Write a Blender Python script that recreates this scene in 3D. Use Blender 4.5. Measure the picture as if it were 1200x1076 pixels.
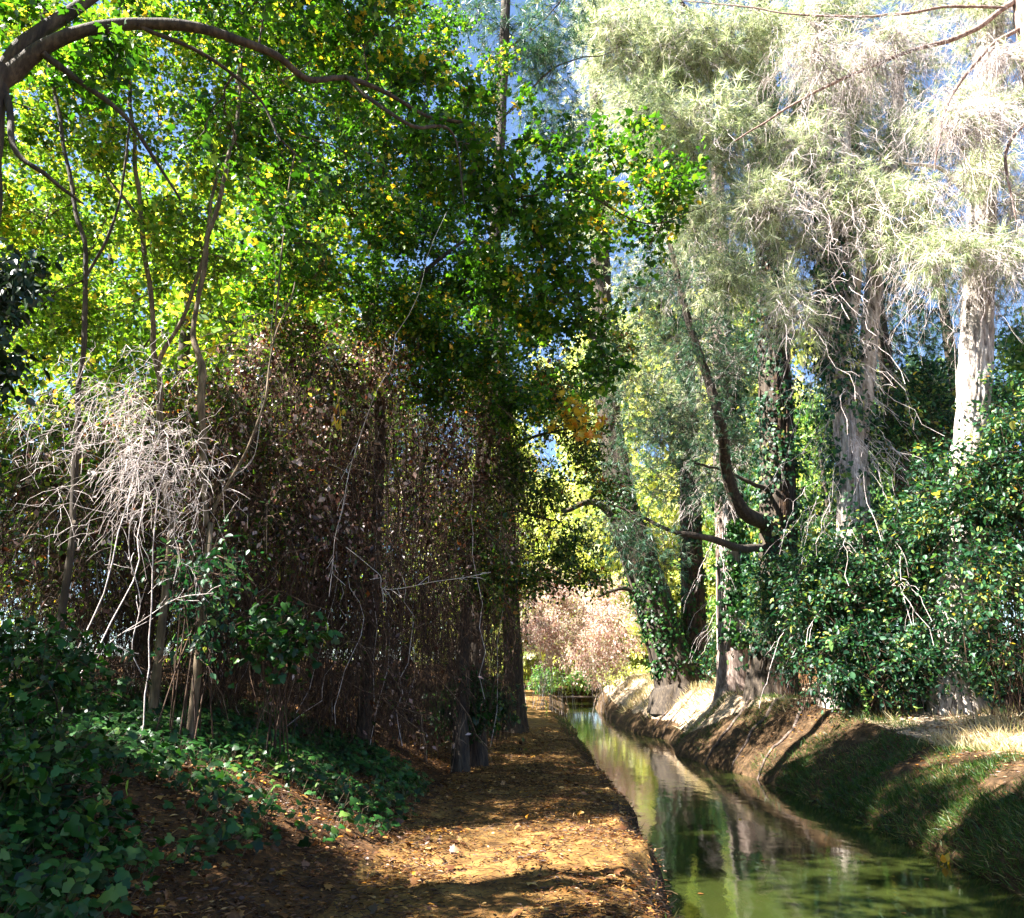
import bpy, math
import numpy as np

# ------------------------------------------------------------------ camera, sky, sun, exposure
S = bpy.context.scene
for o in list(bpy.data.objects): bpy.data.objects.remove(o)
CAMH, PITCH, F = 1.55, math.radians(15.5), 900.0
cam = bpy.data.objects.new('camera', bpy.data.cameras.new('camera'))
S.collection.objects.link(cam); S.camera = cam
cam.location = (0, 0, CAMH); cam.rotation_euler = (math.pi/2 + PITCH, 0, 0)
cam.data.sensor_width = 36; cam.data.lens = 27.0; cam.data.clip_end = 2000
SUN_EL, SUN_AZ = math.radians(50), math.radians(-104)      # azimuth from +Y, clockwise; negative = to the left
sd = np.array([math.sin(SUN_AZ)*math.cos(SUN_EL), math.cos(SUN_AZ)*math.cos(SUN_EL), math.sin(SUN_EL)])
w = bpy.data.worlds.new('World'); S.world = w; w.use_nodes = True
nt = w.node_tree; bg = nt.nodes['Background']
sky = nt.nodes.new('ShaderNodeTexSky'); sky.sky_type = 'NISHITA'; sky.sun_disc = False
sky.sun_elevation = SUN_EL; sky.sun_rotation = SUN_AZ; sky.ozone_density = 3.5; sky.air_density = 0.8; sky.dust_density = 0.2
nt.links.new(sky.outputs[0], bg.inputs[0]); bg.inputs[1].default_value = 0.05
sl = bpy.data.lights.new('sun', 'SUN'); sl.energy = 5.0; sl.angle = math.radians(0.5); sl.color = (1, 0.96, 0.9)
so = bpy.data.objects.new('sun', sl); S.collection.objects.link(so)
from mathutils import Vector
so.rotation_euler = Vector(sd).to_track_quat('Z', 'Y').to_euler()
S.view_settings.view_transform = 'Standard'; S.view_settings.look = 'None'
S.view_settings.exposure = 3.0; S.view_settings.gamma = 1.0
S.render.engine = 'CYCLES'
S.cycles.max_bounces = 5; S.cycles.diffuse_bounces = 1; S.cycles.transmission_bounces = 3; S.cycles.glossy_bounces = 2

# ------------------------------------------------------------------ maths helpers
RG = np.random.default_rng(11)
cp, sp = math.cos(PITCH), math.sin(PITCH)
def PX(px, py, Y):
    """world point seen at photo pixel (px,py) lying in the plane y=Y (used to plan real positions)"""
    up = (538-py)/F; t = Y/(cp-up*sp)
    return np.array([(px-600)/F*t, Y, CAMH+t*(sp+up*cp)])
def nrm(v):
    v = np.asarray(v, float); n = np.linalg.norm(v, axis=-1, keepdims=True); n[n == 0] = 1
    return v/n
def hsh(i, j, k, s):
    h = (i.astype(np.int64)*374761393 + j.astype(np.int64)*668265263 + k.astype(np.int64)*2147483647 + s*974634777) & 0x7fffffff
    h = ((h ^ (h >> 13))*1274126177) & 0x7fffffff
    h = (h ^ (h >> 16)) & 0xffff
    return h/65535.0*2-1
def noise(p, s=0):
    p = np.asarray(p, float); i = np.floor(p).astype(np.int64); f = p-i; f = f*f*(3-2*f)
    r = 0
    for a in (0, 1):
        for b in (0, 1):
            for c in (0, 1):
                wgt = (f[..., 0] if a else 1-f[..., 0])*(f[..., 1] if b else 1-f[..., 1])*(f[..., 2] if c else 1-f[..., 2])
                r = r+wgt*hsh(i[..., 0]+a, i[..., 1]+b, i[..., 2]+c, s)
    return r
def fbm(p, o=4, s=0):
    p = np.asarray(p, float); r = 0; a = 1.0
    for k in range(o): r = r+a*noise(p*2**k, s+k); a *= .5
    return r

class MB:
    def __init__(s): s.V = []; s.T = []; s.n = 0
    def add(s, V, T):
        V = np.asarray(V, np.float32).reshape(-1, 3); T = np.asarray(T, np.int64).reshape(-1, 3)
        s.V.append(V); s.T.append(T+s.n); s.n += len(V)
    def build(s, name, mat, parent=None, smooth=False, kind=None):
        V = np.concatenate(s.V); T = np.concatenate(s.T)
        if parent is not None: V = V-np.array(parent.location, np.float32)
        me = bpy.data.meshes.new(name)
        me.vertices.add(len(V)); me.vertices.foreach_set('co', V.astype(np.float32).ravel())
        me.loops.add(len(T)*3); me.loops.foreach_set('vertex_index', T.astype(np.int32).ravel())
        me.polygons.add(len(T)); me.polygons.foreach_set('loop_start', (np.arange(len(T))*3).astype(np.int32))
        me.polygons.foreach_set('loop_total', np.full(len(T), 3, np.int32))
        if smooth: me.polygons.foreach_set('use_smooth', np.ones(len(T), bool))
        me.update(calc_edges=True); me.materials.append(mat)
        o = bpy.data.objects.new(name, me); S.collection.objects.link(o)
        if parent is not None: o.parent = parent
        if kind: o['kind'] = kind
        return o
def thing(name, label, cat, loc, group=None):
    o = bpy.data.objects.new(name, None); S.collection.objects.link(o); o.location = [float(v) for v in loc]
    o.empty_display_size = .3
    o['label'] = label; o['category'] = cat
    if group: o['group'] = group
    return o
def copy_tree(o, parent=None):
    c = o.copy(); S.collection.objects.link(c)
    if parent is not None: c.parent = parent
    for ch in [x for x in bpy.data.objects if x.parent == o]: copy_tree(ch, c)
    return c

def tubes(mb, P, Rad, sides=4, furrow=0, cap=True):
    """batch of tubes: P (N,k,3), Rad (N,k)"""
    P = np.asarray(P, float); Rad = np.asarray(Rad, float)
    if P.ndim == 2: P = P[None]; Rad = Rad[None]
    N, k, _ = P.shape
    t = np.empty_like(P); t[:, 1:-1] = P[:, 2:]-P[:, :-2]; t[:, 0] = P[:, 1]-P[:, 0]; t[:, -1] = P[:, -1]-P[:, -2]
    t = nrm(t); main = nrm(P[:, -1]-P[:, 0])
    ref = np.where(np.abs(main[:, 2:3]) > .8, np.array([[1., .1, 0]]), np.array([[.1, .2, 1.]]))
    u = nrm(np.cross(np.repeat(ref[:, None], k, 1), t)); v = np.cross(t, u)
    a = np.arange(sides)/sides*2*np.pi
    ring = u[:, :, None]*np.cos(a)[None, None, :, None]+v[:, :, None]*np.sin(a)[None, None, :, None]
    rr = Rad[:, :, None]*np.ones(sides)
    if furrow:
        c = P[:, :, None]+ring*Rad[:, :, None, None]
        q = np.stack([np.cos(a)[None, None]*2.6+0*rr, np.sin(a)[None, None]*2.6+0*rr, c[..., 2]*1.1], -1)
        q2 = q*np.array([4.2, 4.2, 1.6])
        ridge = 1-np.abs(noise(q2, 5))*2.2
        rr = rr*(1+.10*noise(q, 3))+furrow*ridge+furrow*.5*noise(q2*2.6, 9)
    V = P[:, :, None]+ring*rr[..., None]
    idx = np.arange(N*k*sides).reshape(N, k, sides)
    A = idx[:, :-1]; B = np.roll(A, -1, 2); C = idx[:, 1:]; D = np.roll(C, -1, 2)
    T = np.concatenate([np.stack([A, B, D], -1).reshape(-1, 3), np.stack([A, D, C], -1).reshape(-1, 3)])
    mb.add(V, T)
def spline(pts, n):
    """Catmull-Rom through pts (each any length vector)"""
    p = np.asarray(pts, float); p = np.vstack([2*p[0]-p[1], p, 2*p[-1]-p[-2]]); m = len(p)-3
    t = np.linspace(0, m-1e-6, n); i = t.astype(int); f = (t-i)[:, None]
    a, b, c, d = p[i], p[i+1], p[i+2], p[i+3]
    return .5*((2*b)+(c-a)*f+(2*a-5*b+4*c-d)*f*f+(3*b-a-3*c+d)*f**3)
# leaf templates: (verts, tris) with y along the leaf, x across, z up
def fan(pts, c=(0, .35, .0)):
    v = [c]+pts; n = len(pts)
    return np.array(v, float), np.array([[0, i+1, (i+1) % n+1] for i in range(n)])
MAPLE = fan([(0, 0, 0), (.16, .12, -.02), (.42, .05, -.08), (.34, .25, 0), (.62, .5, -.1), (.28, .52, 0), (.26, .68, 0), (0, 1.05, -.1), (-.26, .68, 0), (-.28, .52, 0), (-.62, .5, -.1), (-.34, .25, 0), (-.42, .05, -.08), (-.16, .12, -.02)], (0, .36, .05))
IVY = fan([(0, .04, 0), (.3, -.1, -.05), (.52, .18, -.07), (.3, .38, 0), (.36, .6, -.04), (0, 1, -.12), (-.36, .6, -.04), (-.3, .38, 0), (-.52, .18, -.07), (-.3, -.1, -.05)], (0, .3, .05))
OVATE = fan([(0, 0, 0), (.26, .22, .05), (.3, .5, .05), (.14, .82, 0), (0, 1, -.06), (-.14, .82, 0), (-.3, .5, .05), (-.26, .22, .05)], (0, .5, -.03))
LEAF4 = (np.array([(0, 0, 0), (.3, .45, .07), (0, 1, -.05), (-.3, .45, .07)], float), np.array([[0, 1, 2], [0, 2, 3]]))
CURL = (np.array([(0, 0, 0), (.13, .4, .1), (.1, .75, .1), (0, 1, 0), (-.1, .75, .1), (-.13, .4, .1), (0, .5, 0)], float), np.array([[0, 1, 6], [1, 2, 6], [2, 3, 6], [3, 4, 6], [4, 5, 6], [5, 0, 6]]))
BLADE = (np.array([(-.04, 0, 0), (.04, 0, 0), (-.03, .5, .06), (.03, .5, .06), (0, 1, .3)], float), np.array([[0, 1, 3], [0, 3, 2], [2, 3, 4]]))
NEEDLE = (np.array([(-.5, 0, 0), (.5, 0, 0), (0, 1, 0)], float), np.array([[0, 1, 2]]))
def leaves(mb, pos, nv, dv, size, tpl, wid=1.0):
    TV, TT = tpl; N = len(pos)
    if N == 0: return
    dv = nrm(dv); sx = nrm(np.cross(dv, nv)); nz = np.cross(sx, dv)
    size = np.broadcast_to(np.asarray(size, float), (N,))
    wv = np.broadcast_to(np.asarray(wid, float), (N,))
    V = pos[:, None]+size[:, None, None]*(TV[None, :, 0:1]*wv[:, None, None]*sx[:, None]+TV[None, :, 1:2]*dv[:, None]+TV[None, :, 2:3]*nz[:, None])
    k = len(TV); T = TT[None]+(np.arange(N)*k)[:, None, None]
    mb.add(V, T)
def rv(n, s=1.0): return RG.normal(size=(n, 3))*s

# ------------------------------------------------------------------ materials
def mat(name):
    m = bpy.data.materials.new(name); m.use_nodes = True; nt = m.node_tree
    return m, nt, nt.nodes['Principled BSDF']
def ramp(nt, cols, fac, pos=None):
    r = nt.nodes.new('ShaderNodeValToRGB'); e = r.color_ramp.elements
    n = len(cols); pos = pos or [i/(n-1) for i in range(n)]
    while len(e) < n: e.new(.5)
    for i in range(n): e[i].position = pos[i]; e[i].color = (*cols[i], 1)
    nt.links.new(fac, r.inputs[0]); return r
def leafmat(name, cols, trans=.45, tcol=2.2, rough=.45, pos=None, spec=.5, noise_scale=.8):
    m, nt, b = mat(name); L = nt.links.new
    g = nt.nodes.new('ShaderNodeNewGeometry'); tc = nt.nodes.new('ShaderNodeTexCoord')
    nz = nt.nodes.new('ShaderNodeTexNoise'); nz.inputs['Scale'].default_value = noise_scale; L(tc.outputs['Object'], nz.inputs[0])
    ma = nt.nodes.new('ShaderNodeMath'); ma.operation = 'MULTIPLY_ADD'; ma.use_clamp = True
    mb_ = nt.nodes.new('ShaderNodeMath'); mb_.operation = 'SUBTRACT'; mb_.inputs[1].default_value = .5
    L(nz.outputs[0], mb_.inputs[0]); L(mb_.outputs[0], ma.inputs[0]); ma.inputs[1].default_value = .9; L(g.outputs['Random Per Island'], ma.inputs[2])
    r = ramp(nt, cols, ma.outputs[0], pos)
    L(r.outputs[0], b.inputs['Base Color']); b.inputs['Roughness'].default_value = rough; b.inputs['Specular IOR Level'].default_value = spec
    tr = nt.nodes.new('ShaderNodeBsdfTranslucent')
    mx = nt.nodes.new('ShaderNodeMix'); mx.data_type = 'RGBA'; mx.blend_type = 'MULTIPLY'; mx.inputs[0].default_value = 1
    L(r.outputs[0], mx.inputs[6]); mx.inputs[7].default_value = (tcol*1.15, tcol, tcol*(.5 if tcol > 1.5 else .85), 1); L(mx.outputs[2], tr.inputs[0])
    ms = nt.nodes.new('ShaderNodeMixShader'); ms.inputs[0].default_value = trans
    L(b.outputs[0], ms.inputs[1]); L(tr.outputs[0], ms.inputs[2]); L(ms.outputs[0], nt.nodes['Material Output'].inputs[0])
    return m
def barkmat(name, c1, c2, c3, scale=14, zs=.18, bump=.6, rough=.9):
    m, nt, b = mat(name); L = nt.links.new
    tc = nt.nodes.new('ShaderNodeTexCoord'); mp = nt.nodes.new('ShaderNodeMapping'); mp.inputs['Scale'].default_value = (1, 1, zs)
    L(tc.outputs['Object'], mp.inputs[0])
    n1 = nt.nodes.new('ShaderNodeTexNoise'); n1.inputs['Scale'].default_value = scale; n1.inputs['Detail'].default_value = 8; n1.inputs['Roughness'].default_value = .65; L(mp.outputs[0], n1.inputs[0])
    n2 = nt.nodes.new('ShaderNodeTexNoise'); n2.inputs['Scale'].default_value = 1.3; n2.inputs['Detail'].default_value = 4; L(tc.outputs['Object'], n2.inputs[0])
    r = ramp(nt, [c1, c2, c3], n1.outputs[0], [.35, .52, .68])
    mx = nt.nodes.new('ShaderNodeMix'); mx.data_type = 'RGBA'; mx.blend_type = 'OVERLAY'; mx.inputs[0].default_value = .5
    L(r.outputs[0], mx.inputs[6]); L(n2.outputs[0], mx.inputs[7]); L(mx.outputs[2], b.inputs['Base Color'])
    b.inputs['Roughness'].default_value = rough
    bp = nt.nodes.new('ShaderNodeBump'); bp.inputs['Strength'].default_value = bump; bp.inputs['Distance'].default_value = .04
    L(n1.outputs[0], bp.inputs['Height']); L(bp.outputs[0], b.inputs['Normal'])
    return m
M = {}
M['maple_shaded'] = leafmat('shaded_maple_leaf', [(.008, .035, .003), (.022, .085, .005), (.055, .16, .008), (.2, .3, .02), (.55, .38, .03)], .48, 2.0, pos=[0, .35, .8, .97, 1])  # maple leaf with the shade of the near canopy in its colour
M['maple_lit'] = leafmat('sunny_maple_leaf', [(.025, .075, .008), (.07, .17, .012), (.15, .29, .02), (.34, .4, .05), (.6, .45, .06)], .5, 1.75, pos=[0, .3, .7, .96, 1])  # same leaf, sunlit copy: backlit glow put into the colour
M['silhouette'] = leafmat('silhouette_leaf', [(.006, .02, .006), (.012, .035, .008)], .12, 1.2)  # near-black colour stands in for leaves seen against the light
M['pine'] = leafmat('sunlit_pine_needle', [(.06, .11, .035), (.28, .38, .17), (.62, .7, .46), (.8, .8, .68)], .5, 1.3, rough=.4, pos=[0, .4, .8, 1])  # needle colour whitened to carry the sun glare on the crowns
M['pine_blue'] = leafmat('shaded_blue_pine_needle', [(.012, .045, .025), (.03, .1, .055), (.08, .18, .1), (.24, .26, .16)], .3, 1.7, rough=.4, pos=[0, .4, .85, 1])  # bluish needles; the low sprays use them as the shaded pine colour
M['pine_dark'] = leafmat('dark_pine_needle', [(.01, .025, .01), (.025, .06, .02), (.06, .11, .04)], .2, 1.4)  # dark colour gives the shadowed gaps behind the pale pines
M['ivy'] = leafmat('ivy_leaf', [(.003, .016, .002), (.008, .045, .006), (.022, .09, .012), (.09, .16, .025)], .2, 1.8, rough=.45, pos=[0, .4, .85, 1], spec=.35)  # ivy green, darkened in colour for the shaded understory
M['bramble'] = leafmat('bramble_leaf', [(.003, .022, .01), (.008, .05, .02), (.028, .11, .035), (.14, .24, .05), (.3, .3, .06)], .3, 1.8, rough=.5, pos=[0, .4, .8, .96, 1])  # bramble green, darkened in colour for the shaded understory
M['dry'] = leafmat('dry_leaf', [(.01, .003, .002), (.035, .012, .006), (.1, .036, .02), (.4, .24, .2), (.72, .58, .54)], .3, 1.3, rough=.35, pos=[0, .35, .65, .86, 1])  # withered brown darkened for hedge shade; pale ramp end paints sun sparkle
M['drypink'] = leafmat('faded_pink_leaf', [(.3, .15, .13), (.5, .33, .28), (.68, .56, .5), (.4, .42, .2)], .4, 1.3, rough=.7)
M['olive'] = leafmat('thicket_leaf', [(.006, .02, .002), (.02, .06, .005), (.07, .15, .015), (.24, .26, .05), (.3, .1, .03)], .4, 2.2, pos=[0, .35, .75, .95, 1])
M['far'] = leafmat('far_leaf', [(.16, .26, .06), (.32, .42, .12), (.5, .55, .22), (.6, .62, .36)], .5, 1.6, rough=.5)
M['fargreen'] = leafmat('far_green_leaf', [(.03, .1, .03), (.06, .17, .04), (.12, .24, .06), (.25, .32, .1)], .4, 1.9)
M['yellow'] = leafmat('yellow_leaf', [(.35, .32, .03), (.6, .45, .03), (.65, .3, .03)], .45, 1.5)
M['litter'] = leafmat('fallen_leaf', [(.03, .01, .004), (.08, .028, .008), (.18, .07, .015), (.3, .14, .03), (.48, .3, .11), (.6, .26, .02)], .1, 1.3, rough=.5, pos=[0, .35, .65, .86, .97, 1])
M['grass'] = leafmat('grass_blade', [(.012, .04, .006), (.03, .08, .01), (.07, .14, .018), (.3, .25, .1)], .25, 2.0, pos=[0, .4, .85, 1])
M['drygrass'] = leafmat('dry_grass_blade', [(.2, .2, .06), (.45, .38, .2), (.6, .52, .32)], .4, 1.3)
M['bark'] = barkmat('pine_bark', (.05, .03, .022), (.2, .14, .11), (.4, .32, .27))
M['midbark'] = barkmat('brown_bark', (.025, .016, .012), (.1, .068, .05), (.24, .18, .14))
M['palebark'] = barkmat('pale_bark', (.1, .075, .06), (.42, .36, .3), (.62, .56, .5), 10)
M['darkbark'] = barkmat('dark_bark', (.018, .012, .008), (.05, .035, .022), (.11, .08, .05), 18)
M['stem'] = barkmat('thicket_stem', (.04, .028, .015), (.13, .09, .05), (.26, .19, .12), 22)
M['deadtwig'] = barkmat('dead_twig', (.3, .23, .2), (.54, .46, .42), (.72, .66, .62), 8, 1)
M['vine'] = barkmat('dry_vine_stem', (.012, .005, .002), (.045, .02, .008), (.16, .09, .045), 6, 1)  # brown stems, darkened in colour for the shaded hedge
M['tanvine'] = barkmat('tan_vine_stem', (.07, .035, .018), (.2, .12, .07), (.42, .3, .2), 6, 1)
M['branch'] = barkmat('bare_branch', (.09, .05, .035), (.26, .17, .13), (.48, .38, .33), 16, .3)
def groundmat(name, cols, pos, scale=5, bump=.7, extra=None):
    m, nt, b = mat(name); L = nt.links.new
    tc = nt.nodes.new('ShaderNodeTexCoord')
    n1 = nt.nodes.new('ShaderNodeTexNoise'); n1.inputs['Scale'].default_value = scale; n1.inputs['Detail'].default_value = 9; n1.inputs['Roughness'].default_value = .7; L(tc.outputs['Object'], n1.inputs[0])
    r = ramp(nt, cols, n1.outputs[0], pos)
    v = nt.nodes.new('ShaderNodeTexVoronoi'); v.inputs['Scale'].default_value = 38; v.inputs['Randomness'].default_value = 1; L(tc.outputs['Object'], v.inputs[0])
    r2 = ramp(nt, [(.25, .22, .2), (.8, .75, .7), (1.9, 1.5, 1.1)], v.outputs['Color'], [0, .6, 1])
    mx = nt.nodes.new('ShaderNodeMix'); mx.data_type = 'RGBA'; mx.blend_type = 'MULTIPLY'; mx.inputs[0].default_value = .6
    L(r.outputs[0], mx.inputs[6]); L(r2.outputs[0], mx.inputs[7]); L(mx.outputs[2], b.inputs['Base Color'])
    b.inputs['Roughness'].default_value = .95; b.inputs['Specular IOR Level'].default_value = .2
    bp = nt.nodes.new('ShaderNodeBump'); bp.inputs['Strength'].default_value = bump; bp.inputs['Distance'].default_value = .05
    L(n1.outputs[0], bp.inputs['Height']); L(bp.outputs[0], b.inputs['Normal'])
    return m
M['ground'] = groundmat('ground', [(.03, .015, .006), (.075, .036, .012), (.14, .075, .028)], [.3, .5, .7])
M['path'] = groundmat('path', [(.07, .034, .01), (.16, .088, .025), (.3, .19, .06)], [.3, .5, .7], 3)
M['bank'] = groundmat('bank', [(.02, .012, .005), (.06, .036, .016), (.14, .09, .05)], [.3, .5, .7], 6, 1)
M['sunlit_path'] = groundmat('sunlit_path', [(.13, .09, .05), (.36, .28, .19), (.6, .52, .41)], [.3, .5, .7], 7, 1)  # pale ramp puts the sunlight on the right path into its colour
def watermat():
    m, nt, b = mat('canal_water'); L = nt.links.new
    tc = nt.nodes.new('ShaderNodeTexCoord'); mp = nt.nodes.new('ShaderNodeMapping'); mp.inputs['Scale'].default_value = (1, .55, 1)
    L(tc.outputs['Object'], mp.inputs[0])
    n = nt.nodes.new('ShaderNodeTexNoise'); n.inputs['Scale'].default_value = 2.2; n.inputs['Detail'].default_value = 5; n.inputs['Distortion'].default_value = .6; L(mp.outputs[0], n.inputs[0])
    bp = nt.nodes.new('ShaderNodeBump'); bp.inputs['Strength'].default_value = .06; bp.inputs['Distance'].default_value = .1
    L(n.outputs[0], bp.inputs['Height']); L(bp.outputs[0], b.inputs['Normal'])
    n2 = nt.nodes.new('ShaderNodeTexNoise'); n2.inputs['Scale'].default_value = .5; L(tc.outputs['Object'], n2.inputs[0])
    r = ramp(nt, [(.01, .018, .004), (.03, .034, .007)], n2.outputs[0]); L(r.outputs[0], b.inputs['Base Color'])
    b.inputs['Roughness'].default_value = .06; b.inputs['IOR'].default_value = 1.33; b.inputs['Specular IOR Level'].default_value = .9
    return m
M['water'] = watermat()

# ------------------------------------------------------------------ terrain
WZ = -.7
def crestL(y): return .09*np.sin(y*1.7)+.06*np.sin(y*3.9+1)+np.interp(y, [0, 5, 10, 14, 27, 60, 100], [.9, .95, 1.3, 1.5, 1.45, 2.4, 4])
def waterL(y): return np.interp(y, [0, 8, 13, 22, 40, 60, 100], [1.35, 1.45, 1.75, 2.2, 2.6, 3.7, 6])
def waterR(y): return np.interp(y, [0, 9, 13, 18, 20.5, 23, 25, 28, 31, 34, 45, 60, 100], [5.2, 5.3, 5.4, 5.3, 4.9, 4.55, 4.9, 5.3, 4.7, 4.6, 5.0, 6.2, 10])
def pathL(y): return np.interp(y, [0, 5, 10, 14, 20, 27, 60, 100], [-1.4, -1.2, -1.1, -1.0, -.6, -.1, 1.0, 2.5])
def height(x, y, rough=True):
    x = np.asarray(x, float); y = np.asarray(y, float)
    q = np.stack([x, y, 0*x], -1)
    wob = .3*noise(q*np.array([.7, .45, 1]), 21)+.1*noise(q*2.7, 22)
    cl, wl, wr, pl = crestL(y)+wob*.5, waterL(y)+wob*.4, waterR(y)+wob, pathL(y)+wob
    zl = np.interp((x-cl)/(wl-cl+.25), [-1.2, 0, .5, 1, 1.6], [0, -.05, -.38, WZ-.05, WZ-.8])
    a = np.clip(pl-x, 0, None)
    zb = np.where(a > 0, 1.25*(1-np.exp(-(a/2.3)**1.4))+.02*a, 0)
    left = zl+zb
    wr = waterR(y)+.12*wob; u = x-wr
    c = np.interp(y, [6, 9, 14, 18, 20.5, 23, 32], [.4, .3, .1, .35, .5, .3, .4])
    s = np.interp(y, [9, 14, 18, 20, 30], [.5, .45, .95, 1.1, 1.05]); s2 = np.interp(y, [9, 14, 20, 30], [.72, .75, 1.3, 1.2])
    r0 = np.where(u < 0, WZ+u*1.4-.02, 0)
    r1 = np.where((u >= 0), WZ+(c-WZ)*np.clip(u/1.05, 0, 1)**.62, 0)
    r2 = np.clip((u-.9)/1.0, 0, 1); r2 = (s-c)*r2*r2*(3-2*r2)
    r3 = np.clip((u-2.35)/2.3, 0, 1)*(s2-s); r4 = np.clip((u-5.2)/4, 0, 1)*1.2
    right = np.where(u < 0, r0, r1+r2+r3+r4)
    mid = (wl+wr)/2
    z = np.where(x < mid, left, right)
    z = np.where((x > wl) & (x < wr), np.minimum(z, WZ-.05-.5*np.clip(np.minimum(x-wl, wr-x), 0, 1)), z)
    endc = np.clip((y-62)/4, 0, 1)
    z = z*(1-endc)+(.2+.02*np.clip(y-62, 0, 400))*endc
    if rough:
        far = np.clip(np.hypot(x, y)/60, 0, 1)
        onp = np.exp(-((x-(pl+cl)/2)/1.0)**2)
        rp = np.clip((u-1.2)/.6, 0, 1)*(x > mid); z = z+.05*noise(q*1.6, 1)*(1-.4*onp)*(1-.7*rp)+.022*noise(q*5, 2)+.012*noise(q*13, 3)+far*1.2*noise(q*.06, 4)
        # hollows and ridges running down the right bank
        ridge = np.clip(u, 0, 1.3)*np.clip(1.5-u, 0, 1)*np.clip((y-16)/4, 0, 1)
        z = z+.16*ridge*noise(np.stack([x*.5, y*1.6+x*1.1, 0*x], -1), 31)
    return z
def hz(x, y): return float(height(np.array([x]), np.array([y]))[0])
xs = np.unique(np.round(np.concatenate([np.linspace(-300, -20, 15), np.linspace(-20, -6, 29), np.arange(-6, -1.6, .1), np.arange(-1.6, 8.5, .055), np.arange(8.5, 16, .25), np.linspace(16, 40, 25), np.linspace(40, 300, 14)]), 3))
ys = np.unique(np.round(np.concatenate([np.linspace(-120, -4, 12), np.arange(-4, 4, .4), np.arange(4, 16, .07), np.arange(16, 34, .12), np.arange(34, 70, .5), np.linspace(70, 400, 22)]), 3))
X, Y = np.meshgrid(xs, ys); Z = height(X, Y)
GV = np.stack([X, Y, Z], -1).reshape(-1, 3); ny, nx = X.shape
gi = np.arange(nx*ny).reshape(ny, nx)
fx = (X[:-1, :-1]+X[1:, 1:])/2; fy = (Y[:-1, :-1]+Y[1:, 1:])/2
wob = .12*noise(np.stack([fx, fy, 0*fx], -1)*1.1, 77)
UB = np.interp(fy, [8, 12, 20, 24], [1.7, 2.0, 1.9, .5])  # pale strip reaches the water where the sunlit tongue is painted
zone = np.zeros(fx.shape, int)                                # 0 ground, 1 footpath, 2 left bank, 3 right bank, 4 canal bed, 5 right path with its sunlit tongue
zone[(fx > pathL(fy)+wob) & (fx <= crestL(fy)+.1+wob)] = 1
zone[(fx > crestL(fy)+.1+wob) & (fx <= waterL(fy)+.3)] = 2
zone[(fx > waterL(fy)+.3) & (fx <= waterR(fy)-.3)] = 4
zone[(fx > waterR(fy)-.3) & (fx <= waterR(fy)+UB+wob)] = 3
zone[(fx > waterR(fy)+UB+wob) & (fx <= waterR(fy)+5.5+wob)] = 5
zone[fy > 64] = 0; zone[fy < -4] = 0
for zi, (nm, mt) in enumerate([('ground', 'ground'), ('footpath', 'path'), ('left_bank', 'bank'), ('right_bank', 'bank'), ('canal_bed', 'bank'), ('right_path', 'sunlit_path')]):
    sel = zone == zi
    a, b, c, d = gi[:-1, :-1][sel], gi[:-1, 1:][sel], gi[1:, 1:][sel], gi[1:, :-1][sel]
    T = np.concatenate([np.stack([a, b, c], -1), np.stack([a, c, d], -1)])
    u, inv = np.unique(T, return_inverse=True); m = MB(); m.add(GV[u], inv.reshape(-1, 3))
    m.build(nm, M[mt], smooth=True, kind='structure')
m = MB(); m.add([(-2, -8, WZ), (12, -8, WZ), (12, 68, WZ), (-2, 68, WZ)], [[0, 1, 2], [0, 2, 3]])
m.build('canal_water', M['water'], kind='structure')

# ------------------------------------------------------------------ growth
def ell(specs):
    """specs: (px,py,Y, rx,ry,rz, n) -> target points inside ellipsoids placed in the world"""
    out = []
    for (px, py, Yd, rx, ry, rz, n) in specs:
        d = nrm(rv(n))*RG.random((n, 1))**.45
        out.append(PX(px, py, Yd)+d*np.array([rx, ry, rz]))
    return np.concatenate(out)
def ellw(specs):
    out = []
    for (x, y, z, rx, ry, rz, n) in specs:
        d = nrm(rv(n))*RG.random((n, 1))**.45
        out.append(np.array([x, y, z])+d*np.array([rx, ry, rz]))
    return np.concatenate(out)
def grow(limbs, targets, K=7, lift=.12, wig=.05, maxlen=3.0):
    nodes = np.concatenate([np.asarray(l)[:, :3] for l in limbs])
    dep = np.zeros(len(nodes))
    order = np.argsort(np.min(np.linalg.norm(targets[:, None]-nodes[None, ::max(1, len(nodes)//60)], axis=-1), axis=1))
    P = []; t = np.linspace(0, 1, K)[:, None]
    for i in order:
        T = targets[i]; d = np.linalg.norm(nodes-T, axis=1)+dep*.25
        j = int(np.argmin(d)); A = nodes[j]; L = np.linalg.norm(T-A)
        if L < .05: continue
        mid = (A+T)/2+np.array([0, 0, lift*L])+RG.normal(size=3)*wig*L*2
        p = (1-t)**2*A+2*t*(1-t)*mid+t*t*T
        p[1:-1] += RG.normal(size=(K-2, 3))*wig*L*.35
        P.append(p); nodes = np.vstack([nodes, p[2:]]); dep = np.concatenate([dep, dep[j]+np.linspace(.3, 1, K-2)*L])
    return np.array(P)
def brad(P, k=.009, r0=.006):
    L = np.linalg.norm(P[:, -1]-P[:, 0], axis=1)
    return (r0+k*L)[:, None]*np.linspace(1, .3, P.shape[1])[None]
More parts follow.
